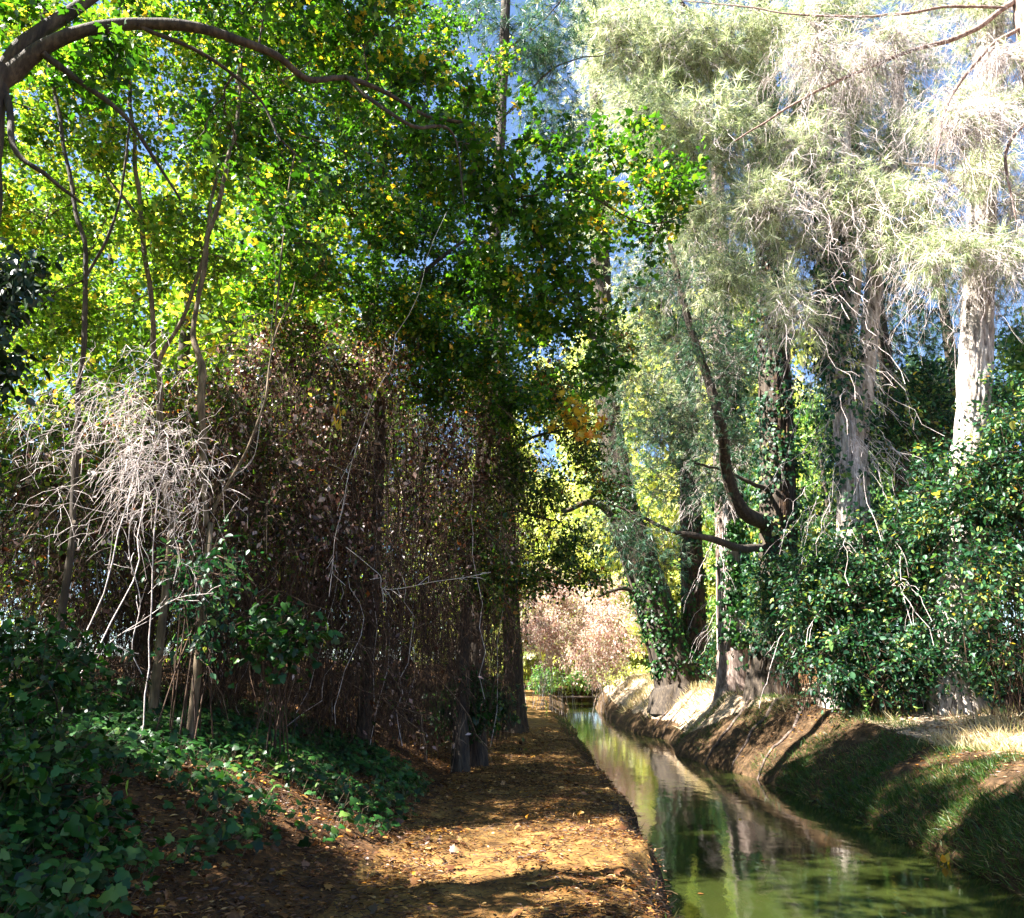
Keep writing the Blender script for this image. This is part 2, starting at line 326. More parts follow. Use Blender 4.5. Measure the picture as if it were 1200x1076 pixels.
def side_twigs(P, m, L=(.25, .6), K=4, droop=.1, t0=.25, up=.1):
    N, k, _ = P.shape; n = N*m
    bi = np.repeat(np.arange(N), m); tt = t0+(1-t0)*RG.random(n); f = tt*(k-1); i = np.minimum(f.astype(int), k-2); fr = (f-i)[:, None]
    A = P[bi, i]*(1-fr)+P[bi, i+1]*fr; bd = nrm(P[bi, i+1]-P[bi, i])
    d = nrm(bd*.7+nrm(rv(n))*.9+np.array([0, 0, up])); LL = RG.uniform(*L, n)[:, None]
    s = np.linspace(0, 1, K)
    Q = A[:, None]+d[:, None]*LL[:, None]*s[None, :, None]+np.array([0, 0, -1.])*(droop*LL)[:, None]*(s**2)[None, :, None]
    Q[:, 1:] += RG.normal(size=(n, K-1, 3))*.03*LL[:, None]
    return Q
def along(Q, m, t0=.15):
    N, k, _ = Q.shape; n = N*m; bi = np.repeat(np.arange(N), m)
    tt = t0+(1-t0)*RG.random(n); f = tt*(k-1); i = np.minimum(f.astype(int), k-2); fr = (f-i)[:, None]
    return Q[bi, i]*(1-fr)+Q[bi, i+1]*fr, nrm(Q[bi, i+1]-Q[bi, i])
def foliage(mb, Q, m, size, tpl, upness=1.0, spread=.05, droop=.3, t0=.15):
    pos, d = along(Q, m, t0); n = len(pos)
    nv = nrm(np.array([0, 0, upness])+rv(n, .6)); dv = nrm(d*.5+rv(n, .7)+np.array([0, 0, -droop]))
    leaves(mb, pos+rv(n, spread), nv, dv, size*RG.uniform(.55, 1.15, n)*np.exp(.2*RG.normal(size=n)), tpl, RG.uniform(.7, 1.1, n))
def tufts(mb, Q, per=24, ln=.17, wd=.006, npt=1):
    """needle tufts at the ends of twigs"""
    for kk in range(npt):
        f = 1-kk*.3
        tip = Q[:, -1]*f+Q[:, -2]*(1-f) if kk else Q[:, -1]
        td = nrm(Q[:, -1]-Q[:, -2]); n = len(tip)*per
        p = np.repeat(tip, per, 0)-np.repeat(td, per, 0)*RG.random((n, 1))*.08
        d = nrm(np.repeat(td, per, 0)*.8+nrm(rv(n))*.8+[0, 0, -.25]); szt = np.repeat(RG.uniform(.5, 1.15, len(tip)), per)
        leaves(mb, p, nrm(rv(n)), d, ln*szt*RG.uniform(.75, 1.1, n), NEEDLE, wd/ln)
def droopers(starts, dirs, L=(.6, 1.6), K=8, grav=.8, wig=.04):
    n = len(starts); LL = RG.uniform(*L, n)[:, None]; s = np.linspace(0, 1, K)
    Q = starts[:, None]+dirs[:, None]*LL[:, None]*s[None, :, None]+np.array([0, 0, -1.])*(grav*LL)[:, None]*(s**2)[None, :, None]
    w = np.cumsum(RG.normal(size=(n, K, 3))*wig, 1)*LL[:, None]; w[:, 0] = 0
    return Q+w
def limb(pts, n=24):     # pts: (px,py,Y,r)
    a = np.array([[*PX(p[0], p[1], p[2]), p[3]] for p in pts]); s = spline(a, n)
    return s
def limbw(pts, n=24): return spline(np.array(pts, float), n)
def wob_limb(l, amp=.03, f=2.0):
    l = l.copy(); l[:, :3] += amp*np.stack([noise(l[:, :3]*f, 61), noise(l[:, :3]*f, 62), noise(l[:, :3]*f, 63)], -1); return l

# ------------------------------------------------------------------ trees
def to_ground(l, sink=.9):
    """run the first limb down to the terrain"""
    b = l[0].copy(); z = hz(b[0], b[1])-sink
    if b[2] > z: l = np.vstack([[b[0], b[1], z, b[3]*1.25], l])
    else: l = l.copy(); l[0, 2] = z
    return l
def tree(name, label, cat, limbs, targets, bark, leafs, group=None, furrow=0, sides=14, wig=.05, lift=.12, twm=4, twL=(.25, .6),
         lpt=8, lsz=.09, tpl=MAPLE, up=1.0, droop=.3, fur_sides=40, twig_mat=None, tuft=None, dead=None, kr=.009, yellow=0, ground=True):
    if ground: limbs[0] = to_ground(limbs[0])
    base = limbs[0][0, :3].copy()
    if ground: base[2] += .9
    root = thing(name, label, cat, base, group)
    for i, l in enumerate(limbs):
        m = MB(); r = l[:, 3].copy()
        if i == 0 and ground: r = r*(1+.3*np.exp(-np.clip(l[:, 2]-l[0, 2]-.8, 0, 9)/.35))
        if furrow and l[:, 3].max() > .16:
            n = 260; ll = spline(np.column_stack([l[:, :3], r]), n)
            tubes(m, ll[:, :3], ll[:, 3], fur_sides if i == 0 else 28, furrow=furrow*min(1, l[:, 3].max()/.3))
        else:
            ll = spline(np.column_stack([l[:, :3], r]), 60); ll[1:, :3] += (.035*np.stack([noise(ll[1:, :3]*2.2, 61), noise(ll[1:, :3]*2.2, 62), noise(ll[1:, :3]*2.2, 63)], -1) if l[:, 3].max() < .2 else 0); tubes(m, ll[:, :3], ll[:, 3]*(1+.12*noise(ll[:, :3]*6, 8)), sides)
        m.build('trunk' if i == 0 else 'branch', M[bark], root, smooth=True)
    Q = None
    if targets is not None and len(targets):
        src = [l for l in limbs]
        if len(limbs) == 1: src = [limbs[0][len(limbs[0])//3:]]
        else: src = [limbs[0][len(limbs[0])//2:]]+limbs[1:]
        P = grow(src, targets, wig=wig, lift=lift)
        m = MB(); tubes(m, P, brad(P, kr), 5)
        Q = side_twigs(P, twm, twL, droop=.35 if tuft else .1)
        tubes(m, Q, np.full(Q.shape[:2], .0035)*np.linspace(1, .5, Q.shape[1]), 3)
        m.build('twigs', M[twig_mat or bark], root, smooth=True)
        if leafs:
            m = MB()
            if tuft: tufts(m, np.concatenate([Q, P[:, -4:]]), *tuft)
            else: foliage(m, Q, lpt, lsz, tpl, up, droop=droop, spread=lsz*.6)
            m.build('crown', M[leafs], root)
            if yellow:
                sel = RG.random(len(Q)) < yellow; m = MB(); foliage(m, Q[sel], max(3, lpt//2), lsz, tpl, up, droop=droop, spread=lsz*.6)
                m.build('yellow_leaves', M['yellow'], root)
        if dead:
            nd, Ld = dead; k = RG.integers(0, len(P), nd); st = P[k, RG.integers(2, 6, nd)]
            d = nrm(rv(nd)*np.array([1, 1, .35]))
            D = droopers(st, d, Ld, K=10, wig=.055); m = MB()
            tubes(m, D, np.full(D.shape[:2], .0075)*np.linspace(1, .4, D.shape[1]), 4)
            E = side_twigs(D, 8, (.12, .45), droop=.7, K=5); tubes(m, E, np.full(E.shape[:2], .0042)*np.linspace(1, .5, E.shape[1]), 3)
            m.build('dead_twigs', M['deadtwig'], root, smooth=True)
    return root

# --- near maple whose long arched branch crosses the top left
L1 = [limbw([(-3.95, 5.3, 1.0, .16), (-3.95, 5.3, 3.2, .14), (*PX(-15, 150, 5.3), .12), (*PX(0, 80, 5.3), .1)], 16),
      limb([(0, 95, 5.3, .075), (60, 50, 5.3, .062), (150, 28, 5.4, .05), (250, 38, 5.6, .043), (320, 65, 5.9, .035), (365, 95, 6.2, .03), (430, 98, 6.6, .024), (500, 135, 7.2, .02), (560, 150, 7.6, .018), (600, 205, 8, .017), (640, 300, 8.4, .014), (700, 400, 8.8, .009)], 60),
      limb([(0, 85, 5.3, .07), (35, 45, 5.3, .06), (110, -5, 5.5, .05), (190, -60, 5.8, .03)], 16),
      limb([(50, 62, 5.3, .03), (140, 130, 5.5, .02), (175, 170, 5.6, .016), (210, 240, 5.8, .01)], 16),
      limb([(5, 110, 5.3, .03), (20, 180, 5.2, .022), (55, 210, 5.2, .017), (95, 240, 5.3, .01)], 16),
      limb([(160, 28, 5.4, .02), (225, 60, 5.6, .017), (300, 110, 5.9, .013), (330, 165, 6, .008)], 16),
      limb([(400, 90, 6.4, .02), (480, 150, 6.4, .018), (530, 155, 7, .012), (545, 240, 7, .007)], 16),
      limb([(610, 230, 8, .013), (680, 225, 8.3, .01), (760, 265, 8.6, .008), (830, 240, 9, .005)], 16)]
L1.append(limbw([(-3.95, 5.3, 4.2, .11), (-4.9, 5.3, 6, .09), (-4.9, 5.8, 8, .08), (-3.8, 6.6, 10.4, .05)], 24))  # upper limb added out of view to carry the shade crown
T1 = ellw([(-3.6, 6.6, 10.6, 2.4, 2.4, 1.7, 150)])  # high crown added above the view to shade canal and right bank
T1 = np.concatenate([T1, ell([(60, 60, 5.5, .7, .5, .5, 10), (230, -10, 6, 1.1, .7, .4, 16), (420, 20, 6.5, 1.1, .8, .5, 22), (470, 90, 7.5, 1, .8, .6, 22), (540, 170, 7.5, .8, .8, .7, 26),
          (640, 240, 8.2, .9, .8, .8, 34), (740, 250, 8.8, .8, .8, .6, 26), (660, 360, 8.6, .7, .7, .8, 26), (590, 330, 8.6, .7, .8, .7, 20), (720, 180, 8.8, .6, .7, .3, 10), (700, 430, 9, .35, .5, .4, 8), (790, 215, 9, .35, .4, .2, 6), (300, 200, 6.5, .8, .8, .6, 8)])])
tree('maple_tree', 'maple leaning in from the left with a long dark arched branch across the top', 'tree', L1, T1, 'darkbark', 'maple_shaded', lpt=13, lsz=.08, twm=6, twL=(.2, .5), yellow=.004, wig=.07, lift=.03)
# --- dark leafy sprig close on the left edge
r = thing('ivy_clad_stump', 'black silhouetted mass of leaves close on the left edge of the path', 'ivy', (-4.1, 5.2, hz(-4.1, 5.2)))
lb = limbw([(-4.1, 5.2, hz(-4.1, 5.2)-.1, .1), (-4.0, 5.2, 2.5, .09), (-3.95, 5.2, 4.3, .05)], 20)
m = MB(); tubes(m, lb[:, :3], lb[:, 3], 10); m.build('trunk', M['darkbark'], r, smooth=True)
T = ell([(-5, 330, 5.1, .2, .3, .3, 16), (-5, 420, 5.1, .14, .3, .35, 16), (30, 320, 5.0, .12, .1, .1, 6), (-15, 560, 5.0, .05, .2, .4, 6)])
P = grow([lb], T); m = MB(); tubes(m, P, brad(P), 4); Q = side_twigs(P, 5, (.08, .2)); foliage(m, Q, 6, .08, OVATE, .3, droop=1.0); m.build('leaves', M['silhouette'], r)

# --- thin trees standing in the thicket on the left
tree('maple_tree', 'thin brown stem rising from the thicket under bright yellow green leaves', 'tree',
     [limb([(200, 640, 9, .04), (185, 450, 9, .034), (165, 250, 9, .03), (150, 100, 9, .026), (125, -60, 9, .03)]),
      limb([(185, 430, 9, .03), (230, 330, 9, .025), (260, 180, 9.2, .02), (290, 30, 9.4, .014)]),
      limb([(165, 260, 9, .025), (110, 180, 9, .02), (70, 60, 9, .015)])],
     ell([(60, 60, 9, 1, 1, .9, 36), (180, 60, 9.3, 1, 1, .9, 40), (110, 180, 9.3, .9, 1, .9, 36), (250, 160, 9.5, .9, 1, .9, 34), (60, 290, 9.3, .6, 1, .7, 20), (200, 290, 9.5, .8, 1, .6, 22), (100, 380, 9.4, .6, .8, .5, 14), (300, 50, 9.6, .8, 1, .8, 24)]),
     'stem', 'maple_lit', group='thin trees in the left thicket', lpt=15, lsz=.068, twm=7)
tree('maple_tree', 'slender pale stem at the middle of the thicket, splintered where the sun strikes it', 'tree',
     [limb([(245, 640, 8.4, .032), (238, 560, 8.4, .03), (236, 440, 8.4, .045), (228, 380, 8.5, .03), (245, 280, 8.6, .03), (275, 150, 8.8, .025), (290, 0, 9, .02)]),
      limb([(320, 400, 8.6, .012), (330, 300, 8.6, .01), (345, 180, 8.7, .008)]),
      limb([(250, 600, 8.4, .018), (300, 500, 8.3, .013), (322, 400, 8.3, .01), (345, 330, 8.4, .007)])],
     ell([(330, 150, 9.4, .9, .8, .8, 26), (400, 200, 10, .9, .9, .8, 26), (360, 280, 9.6, .8, .8, .6, 16), (420, 100, 10, .9, .9, .7, 22)]),
     'stem', 'maple_shaded', group='thin trees in the left thicket', lpt=7, lsz=.085, twm=5)
tree('maple_tree', 'dark thin tree far on the left with yellow green leaves in its top', 'tree',
     [limb([(85, 640, 8, .036), (92, 480, 8, .03), (98, 300, 8, .026), (70, 150, 8, .022), (45, -30, 8, .03)]), limb([(96, 330, 8, .02), (140, 240, 8, .016), (155, 100, 8, .01)])],
     ell([(20, 150, 8.2, .8, .8, .8, 26), (40, 30, 8.2, .8, .8, .7, 24), (10, 250, 8.2, .6, .7, .5, 16), (130, 120, 8.4, .6, .7, .6, 16), (60, 360, 8.6, .5, .6, .5, 12)]),
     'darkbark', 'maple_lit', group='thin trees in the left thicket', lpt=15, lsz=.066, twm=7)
L7_SHADE = ellw([(-3.4, 12.8, 11.2, 2.4, 2.4, 1.3, 110), (-3.9, 9.8, 11, 2.2, 2.0, 1.3, 90)])  # extra top crown added to shade the right bank
tree('maple_tree', 'leafy maple above the brown vine curtain, its stem lost in the vines', 'tree',
     [limb([(430, 800, 12.5, .1), (445, 550, 12.5, .09), (440, 350, 12.5, .08), (450, 180, 12.5, .06), (470, -20, 12.5, .04)]),
      limb([(440, 380, 12.5, .05), (520, 300, 12.5, .035), (590, 260, 12.6, .02)]), limb([(445, 300, 12.5, .04), (370, 180, 12.3, .03), (330, 40, 12, .015)])],
     np.concatenate([L7_SHADE, ell([(380, 60, 12.5, 1.2, 1.2, 1.1, 50), (490, 60, 12.8, 1.2, 1.2, 1.1, 50), (450, 180, 12.5, 1.2, 1.2, 1, 50), (530, 230, 12.8, 1, 1.2, .9, 50), (570, 330, 12.8, .9, 1, .7, 44), (470, 290, 12.3, 1, 1, .6, 30), (620, 380, 12.8, .6, .8, .6, 24), (570, 110, 12.8, .5, .8, .9, 20), (340, 230, 12.3, .9, 1, .7, 26), (300, 120, 12, .7, .9, .7, 20), (400, 330, 11.2, .9, .5, .45, 26), (480, 370, 11.6, .9, .5, .5, 34), (555, 410, 12, .8, .5, .6, 36), (320, 330, 11, .8, .5, .4, 20), (520, 450, 12, .7, .5, .4, 16), (610, 470, 12.4, .5, .5, .5, 20), (450, 250, 12, .8, .6, .5, 26), (520, 330, 13, .8, .8, .6, 30)])]),
     'darkbark', 'maple_shaded', group='thin trees in the left thicket', lpt=15, lsz=.07, twm=7, yellow=.015)
# --- tall straight pale trunk behind
tree('tall_tree', 'tall straight pale trunk rising behind the leaves at the top centre', 'tree',
     [limb([(556, 820, 15.5, .2), (558, 690, 15.5, .17), (574, 400, 16, .15), (584, 200, 16, .13), (592, 20, 16, .12), (594, -100, 16, .1)]),
      limb([(590, 60, 16, .03), (640, 20, 16, .02), (690, -40, 16, .012)]), limb([(588, 140, 16, .03), (650, 80, 16.2, .02), (720, 60, 16.4, .01)])],
     ell([(640, 60, 16.2, 1.2, 1, 1.1, 60), (560, 20, 16, 1, 1, .9, 26), (650, 150, 16.5, 1, 1, .8, 40), (620, 250, 16.5, .7, 1, .9, 26), (660, -10, 16.5, 1, 1, .8, 26)]), 'darkbark', 'pine_blue', furrow=.008, tuft=(18, .3, .014), twm=8)
tree('ivy_clad_tree', 'dark ivy covered trunk at the left edge of the far path', 'tree',
     [limb([(603, 812, 24, .3), (600, 740, 24, .26), (597, 650, 24, .24), (590, 500, 24, .2), (585, 350, 24, .12)])],
     ell([(600, 640, 24, .9, .9, 1.2, 50), (640, 560, 24, 1, 1, 1.2, 40), (570, 500, 24, 1.2, 1, 1.5, 40), (660, 660, 24, .8, 1, .5, 24)]), 'darkbark', 'olive', furrow=.015, tpl=OVATE, lsz=.1, lpt=8)
# --- small-leaved tree overhanging the path
tree('overhanging_tree', 'small leaved tree arching over the path with a spray of yellow leaves at its tip', 'tree',
     [limb([(540, 832, 14.5, .13), (548, 700, 14.6, .11), (560, 560, 14.6, .09), (600, 470, 14.5, .06), (660, 440, 14.4, .03)]),
      limb([(550, 650, 14.6, .05), (590, 600, 14.6, .035), (650, 610, 14.6, .02)]), limb([(556, 590, 14.6, .05), (610, 520, 14.6, .035), (680, 500, 14.6, .015)]), limb([(549, 690, 14.6, .03), (600, 680, 14.6, .02), (660, 690, 14.6, .01)])],
     ell([(560, 450, 14.5, 1, 1, .8, 50), (640, 450, 14.5, .8, 1, .8, 50), (680, 520, 14.5, .45, .8, .8, 34), (670, 640, 14.5, .5, .8, .5, 22), (560, 620, 14.5, .7, .8, .5, 40), (620, 680, 14.6, .9, .8, .3, 34), (580, 510, 14.8, .6, .6, .4, 16), (700, 570, 14.6, .25, .6, .5, 10), (690, 680, 14.6, .35, .6, .25, 10), (720, 400, 14.5, .4, .6, .4, 10), (640, 590, 14.2, .5, .5, .4, 16), (600, 560, 14.2, .5, .5, .7, 30), (575, 680, 14.2, .5, .5, .6, 30), (650, 480, 14, .5, .5, .5, 24)]),
     'darkbark', 'olive', lpt=9, lsz=.085, tpl=OVATE, twm=6)
r = [o for o in bpy.data.objects if o.name == 'overhanging_tree'][0]
T = ell([(672, 480, 13.2, .34, .2, .16, 26), (690, 497, 13.2, .2, .2, .14, 16)]); m = MB(); foliage(m, side_twigs(np.repeat(T[:, None], 3, 1)+np.linspace(0, .2, 3)[None, :, None]*nrm(rv(len(T)))[:, None], 2, (.1, .2)), 2, .14, MAPLE, 1); m.build('yellow_leaves', M['yellow'], r)

# ------------------------------------------------------------------ left thicket: curtains of dry vines
def curtain(label, px, Yd, rx, ry, top, nst, nlf, green=.12, group='curtains of dry vines on the left', lean=(0, 0), lsz=.07, stem='vine', foot=.28):
    cx, cy = (px-600)/F*(Yd*1.03), Yd
    g0 = hz(cx, cy); H = top-g0; root = thing('vine_thicket', label, 'vines', (cx, cy, g0), group)
    K = 12; s = np.linspace(0, 1, K)[None]
    def dome(n, shell=.5, tmax=1.0):
        th = RG.uniform(0, 2*np.pi, n); v = RG.random(n)**.8*tmax; rf = RG.random(n)**shell
        bulge = 1+.22*noise(np.stack([np.cos(th)*2+cx, np.sin(th)*2+cy, v*4], -1), 44)
        prof = np.sqrt(np.clip(1-(np.clip(v-.35, 0, 1)/.65)**2.2, .02, 1))*((1-foot)+foot*np.clip(v/.55, 0, 1))
        r = rf*prof*bulge
        return np.stack([cx+lean[0]*v**1.5+rx*r*np.cos(th), cy+lean[1]*v+ry*r*np.sin(th), g0+H*v*(.93+.1*bulge)], -1), np.stack([np.cos(th), np.sin(th), 0*th], -1)
    # stems hanging from the mass to the ground
    A, o = dome(nst, .4); A[:, 2] = np.maximum(A[:, 2], g0+.35*H); ln = (A[:, 2]-g0)*RG.choice([1.0, .6, .3], nst, p=[.7, .2, .1])*RG.uniform(.8, 1.02, nst)
    Q = A[:, None]-np.array([0, 0, 1.])*ln[:, None, None]*s[..., None]+o[:, None]*(.25*np.sin(s*np.pi)*RG.uniform(0, 1, nst)[:, None])[..., None]
    Q = Q+np.cumsum(RG.normal(size=Q.shape)*[.075, .075, .02], 1)
    m = MB(); tubes(m, Q, RG.choice([.003, .0045, .009], nst, p=[.6, .34, .06])[:, None]*np.linspace(1, .7, K)[None], 4)
    # arching stems through the mass
    n2 = int(nst*.8); A, o = dome(n2, .35); D = droopers(A, nrm(o*.7+rv(n2, .8)+[0, 0, .3]), (.5, 1.7), K=8, grav=.75, wig=.05)
    tubes(m, D, np.full(D.shape[:2], .0035), 4)
    W = np.concatenate([side_twigs(Q, 3, (.15, .6), K=4, droop=.9, t0=.05, up=0), side_twigs(D, 4, (.15, .5), K=4, droop=.8, t0=.05, up=0)]); tubes(m, W, np.full(W.shape[:2], .0025), 3)
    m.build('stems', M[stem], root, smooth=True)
    sel = RG.random(nst) < .02; m = MB(); tubes(m, Q[sel]+np.array([.12, -.12, 0]), np.full(Q[sel].shape[:2], .005)*RG.uniform(.5, 1.1, sel.sum())[:, None], 4); m.build('pale_stems', M['deadtwig'], root, smooth=True)
    m = MB(); sd2 = RG.random(len(D)) < .28; tubes(m, D[sd2]+rv(1, .02), RG.uniform(.003, .009, sd2.sum())[:, None]*np.linspace(1, .4, D.shape[1])[None], 4); F2 = side_twigs(D[sd2], 3, (.1, .5), droop=.6); tubes(m, F2, np.full(F2.shape[:2], .003), 3); m.build('arching_canes', M['tanvine'], root, smooth=True)
    A = along(W, int(nlf*.6/len(W))+1, 0)[0]; S2, o = dome(int(nlf*.6), .25); S2 = S2[S2[:, 2] > g0+.3*H]
    A = np.concatenate([A, S2]); A = A+rv(len(A), .05); hgt = (A[:, 2]-g0)/H
    keep = RG.random(len(A)) < np.clip(hgt*2.6-.45, .16, 1)*np.clip(.7+1.5*noise(A*1.5, 40), .08, 1)*np.clip(.8+3.2*noise(A*.9+7, 41), .04, 1); A = A[keep]; hgt = hgt[keep]
    gr = (RG.random(len(A)) < green+.5*np.clip(hgt-.72, 0, 1)*2) | ((noise(A*.9, 50) > .42-.4*np.clip(hgt-.7, 0, 1)) & (RG.random(len(A)) < .4+green))
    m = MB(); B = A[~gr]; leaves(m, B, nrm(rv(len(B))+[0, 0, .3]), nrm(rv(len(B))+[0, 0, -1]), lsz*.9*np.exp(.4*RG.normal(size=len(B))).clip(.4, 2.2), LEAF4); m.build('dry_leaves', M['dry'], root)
    m = MB(); B = A[gr]; leaves(m, B, nrm(rv(len(B), .5)+[0, 0, 1]), rv(len(B)), lsz*1.35*RG.uniform(.6, 1.3, len(B)), LEAF4); m.build('green_leaves', M['olive'], root)
curtain('sprawl of dry stems beside a bright pale tangle at the far left', 60, 9.8, 1.6, 1.4, 4.6, 260, 14000, .45)
curtain('brown stems hanging behind the pale splintered stem', 215, 10.8, 1.6, 1.5, 5.6, 520, 20000, .3)
curtain('high brown vine curtain left of the middle, thick with withered leaves', 335, 11.8, 1.5, 1.5, 6.9, 600, 40000, .14)
curtain('tallest reddish brown vine curtain, draped from the leafy maple', 435, 13, 1.5, 1.6, 7.8, 580, 44000, .14, lean=(.4, 0), foot=.4)
curtain('brown vine curtain arching over the path below the green leaves', 482, 15, 1.25, 1.8, 7.6, 400, 32000, .3, lean=(1.5, 0), foot=.55)
curtain('farthest vine curtain, dark beside the trunk foot on the path', 530, 19, 1.0, 1.8, 6.8, 300, 24000, .5, lean=(1.4, 0), foot=.55)
# dark green climbers at the thicket's foot
def bush(name, label, cat, px, py, Yd, rx, ry, rz, n, leaf, tpl, lsz, stem='vine', group=None, lpt=8, twm=5, up=1.0, cane=26, yellow=0, droop=.4, twL=(.2, .5), world=None):
    c = np.array(world) if world is not None else PX(px, py, Yd)
    g = hz(c[0], c[1]); root = thing(name, label, cat, (c[0], c[1], g), group)
    T = c+nrm(rv(n))*RG.random((n, 1))**.4*np.array([rx, ry, rz]); T = T+.35*rz*np.stack([noise(T*.9, 15), noise(T*.9, 16), noise(T*.9, 17)], -1)*(rz > 1); T[:, 2] = np.maximum(T[:, 2], height(T[:, 0], T[:, 1])+.08)
    b = np.array([c[0], c[1], g-.1]); canes = []
    for k in range(cane):
        e = T[RG.integers(0, n)]; s = b+RG.normal(size=3)*[rx*.35, ry*.35, 0]; s[2] = hz(s[0], s[1])-.05
        midp = (s+e)/2+[0, 0, .35*rz+.1*np.linalg.norm(e-s)]
        t = np.linspace(0, 1, 12)[:, None]; canes.append((1-t)**2*s+2*t*(1-t)*midp+t*t*e)
    C = np.array(canes); m = MB(); tubes(m, C, np.full(C.shape[:2], .009)*np.linspace(1, .5, 12), 5)
    P = grow([x[4:] for x in canes], T, wig=.07, lift=.1); tubes(m, P, brad(P, .003, .003), 4)
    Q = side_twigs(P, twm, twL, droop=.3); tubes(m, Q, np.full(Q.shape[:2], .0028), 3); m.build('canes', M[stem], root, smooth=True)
    m = MB(); foliage(m, Q, lpt, lsz, tpl, up, droop=droop, spread=lsz*.5); m.build('leaves', M[leaf], root)
    if yellow:
        s_ = RG.random(len(Q)) < yellow; m = MB(); foliage(m, Q[s_], 3, lsz, tpl, up); m.build('yellow_leaves', M['yellow'], root)
    return root
bush('ivy_bush', 'dark green climbing leaves below the pale splintered stem', 'bush', 235, 700, 8.2, .45, .4, .7, 40, 'bramble', OVATE, .085, lpt=5, cane=10)
bush('ivy_bush', 'dark green sprig of leaves under the maple above the dry vines', 'bush', 330, 740, 8.6, .4, .4, .45, 26, 'ivy', IVY, .1, lpt=5, cane=8)
bush('ivy_bush', 'bank of shiny dark ivy leaves at the lower left corner', 'bush', 20, 930, 4.9, .55, .5, .45, 50, 'ivy', IVY, .075, lpt=8, cane=10)
bush('ivy_bush', 'ivy leaves heaped in shadow on the left slope', 'bush', 20, 800, 6, .7, .6, .45, 50, 'ivy', IVY, .07, lpt=8, cane=10)
bush('green_bush', 'dark bush behind the thicket at the far left edge', 'bush', 20, 560, 12.5, 1.9, 1.0, 2.4, 150, 'olive', OVATE, .1, lpt=10, twm=6, cane=20)
bush('green_bush', 'dark bush farther back between the stems of the left thicket', 'bush', 130, 600, 13.5, 1.8, 1.0, 2.2, 130, 'olive', OVATE, .1, lpt=10, twm=6, cane=20)
bush('ivy_bush', 'ivy heaped round the foot of the nearer dark trunk beside the path', 'bush', 545, 822, 14.9, .5, .5, .6, 90, 'ivy', IVY, .08, lpt=9, cane=8)
bush('ivy_bush', 'ivy and weeds at the foot of the farther trunk where the path narrows', 'bush', 575, 822, 19.5, .6, .5, .5, 50, 'bramble', IVY, .09, lpt=8, cane=8)
# pale tangle of dead bramble
c = PX(148, 505, 7.4); root = thing('dead_bramble', 'bright whitish tangle of dead twigs catching the sun on the left', 'brambles', (c[0], c[1], hz(c[0], c[1])))
n = 190; tq = RG.random((n, 1))**.8-.35; A = c+tq*np.array([.75, 0, -.95])+rv(n)*np.array([.34, .25, .24])*(1.3-np.abs(tq)); A += .25*np.stack([noise(A*2.5, 5), noise(A*2.5, 6), noise(A*2.5, 7)], -1); D = droopers(A, nrm(rv(n)+[-.5, 0, .1]), (.15, .7), grav=.5, wig=.09)
m = MB(); tubes(m, D, np.full(D.shape[:2], .0021), 4); E = side_twigs(D, 4, (.08, .3), droop=.5); tubes(m, E, np.full(E.shape[:2], .0016), 3)
bs = np.array([[c[0]+RG.normal()*.2, c[1]+RG.normal()*.2, hz(c[0], c[1])-.1] for _ in range(3)]); t = np.linspace(0, 1, 12)[None, :, None]
tp = c+rv(3, .25); C = bs[:, None]*(1-t)+tp[:, None]*t+np.cumsum(rv(3*12, .03).reshape(3, 12, 3), 1); tubes(m, C, np.full((3, 12), .006), 5)
m.build('twigs', M['deadtwig'], root, smooth=True)
# long loose vines
for lab, pts in [('thin pale vine hanging down through the brown curtain', [(325, 250), (318, 400), (300, 520), (275, 560)]),
                 ('long thin vine slanting from the maple to the dry curtain', [(520, 255), (440, 470), (400, 600), (385, 700)]),
                 ('pale bare twig sticking out of the thicket low over the path', [(405, 640), (440, 670), (450, 690), (520, 682), (575, 672)]),
                 ('pale forked stalk standing in front of the dark thicket at the left', [(165, 800), (160, 700), (150, 640), (160, 560)]),
                 ('curved dry cane arching over the ivy slope', [(90, 800), (115, 770), (150, 735), (210, 700), (250, 690)])]:
    Yd = 7.6 if 'thicket at' in lab or 'cane' in lab else 9.5
    a = limb([(p[0], p[1], Yd-.05*i, .0035) for i, p in enumerate(pts)], 30); a = wob_limb(a, .07, 2.2)
    r = thing('loose_vine', lab, 'vine', a[0, :3]); m = MB(); tubes(m, a[:, :3], a[:, 3], 6); E = side_twigs(a[None, :, :3], 14, (.08, .3)); tubes(m, E, np.full(E.shape[:2], .003), 3); m.build('stem', M['deadtwig'], r, smooth=True)
r = thing('orange_leaf_spray', 'small orange yellow withered leaves hanging in the dry curtain', 'leaves', PX(398, 480, 9.3))
m = MB(); T = ell([(398, 488, 9.3, .08, .08, .22, 14)]); leaves(m, T, nrm(rv(len(T))), rv(len(T), .3)+[0, 0, -1], .09, OVATE)
a = limb([(392, 440, 9.3, .004), (398, 480, 9.3, .004), (400, 515, 9.3, .003)]); tubes(m, a[:, :3], a[:, 3], 4); m.build('leaves', M['yellow'], r)

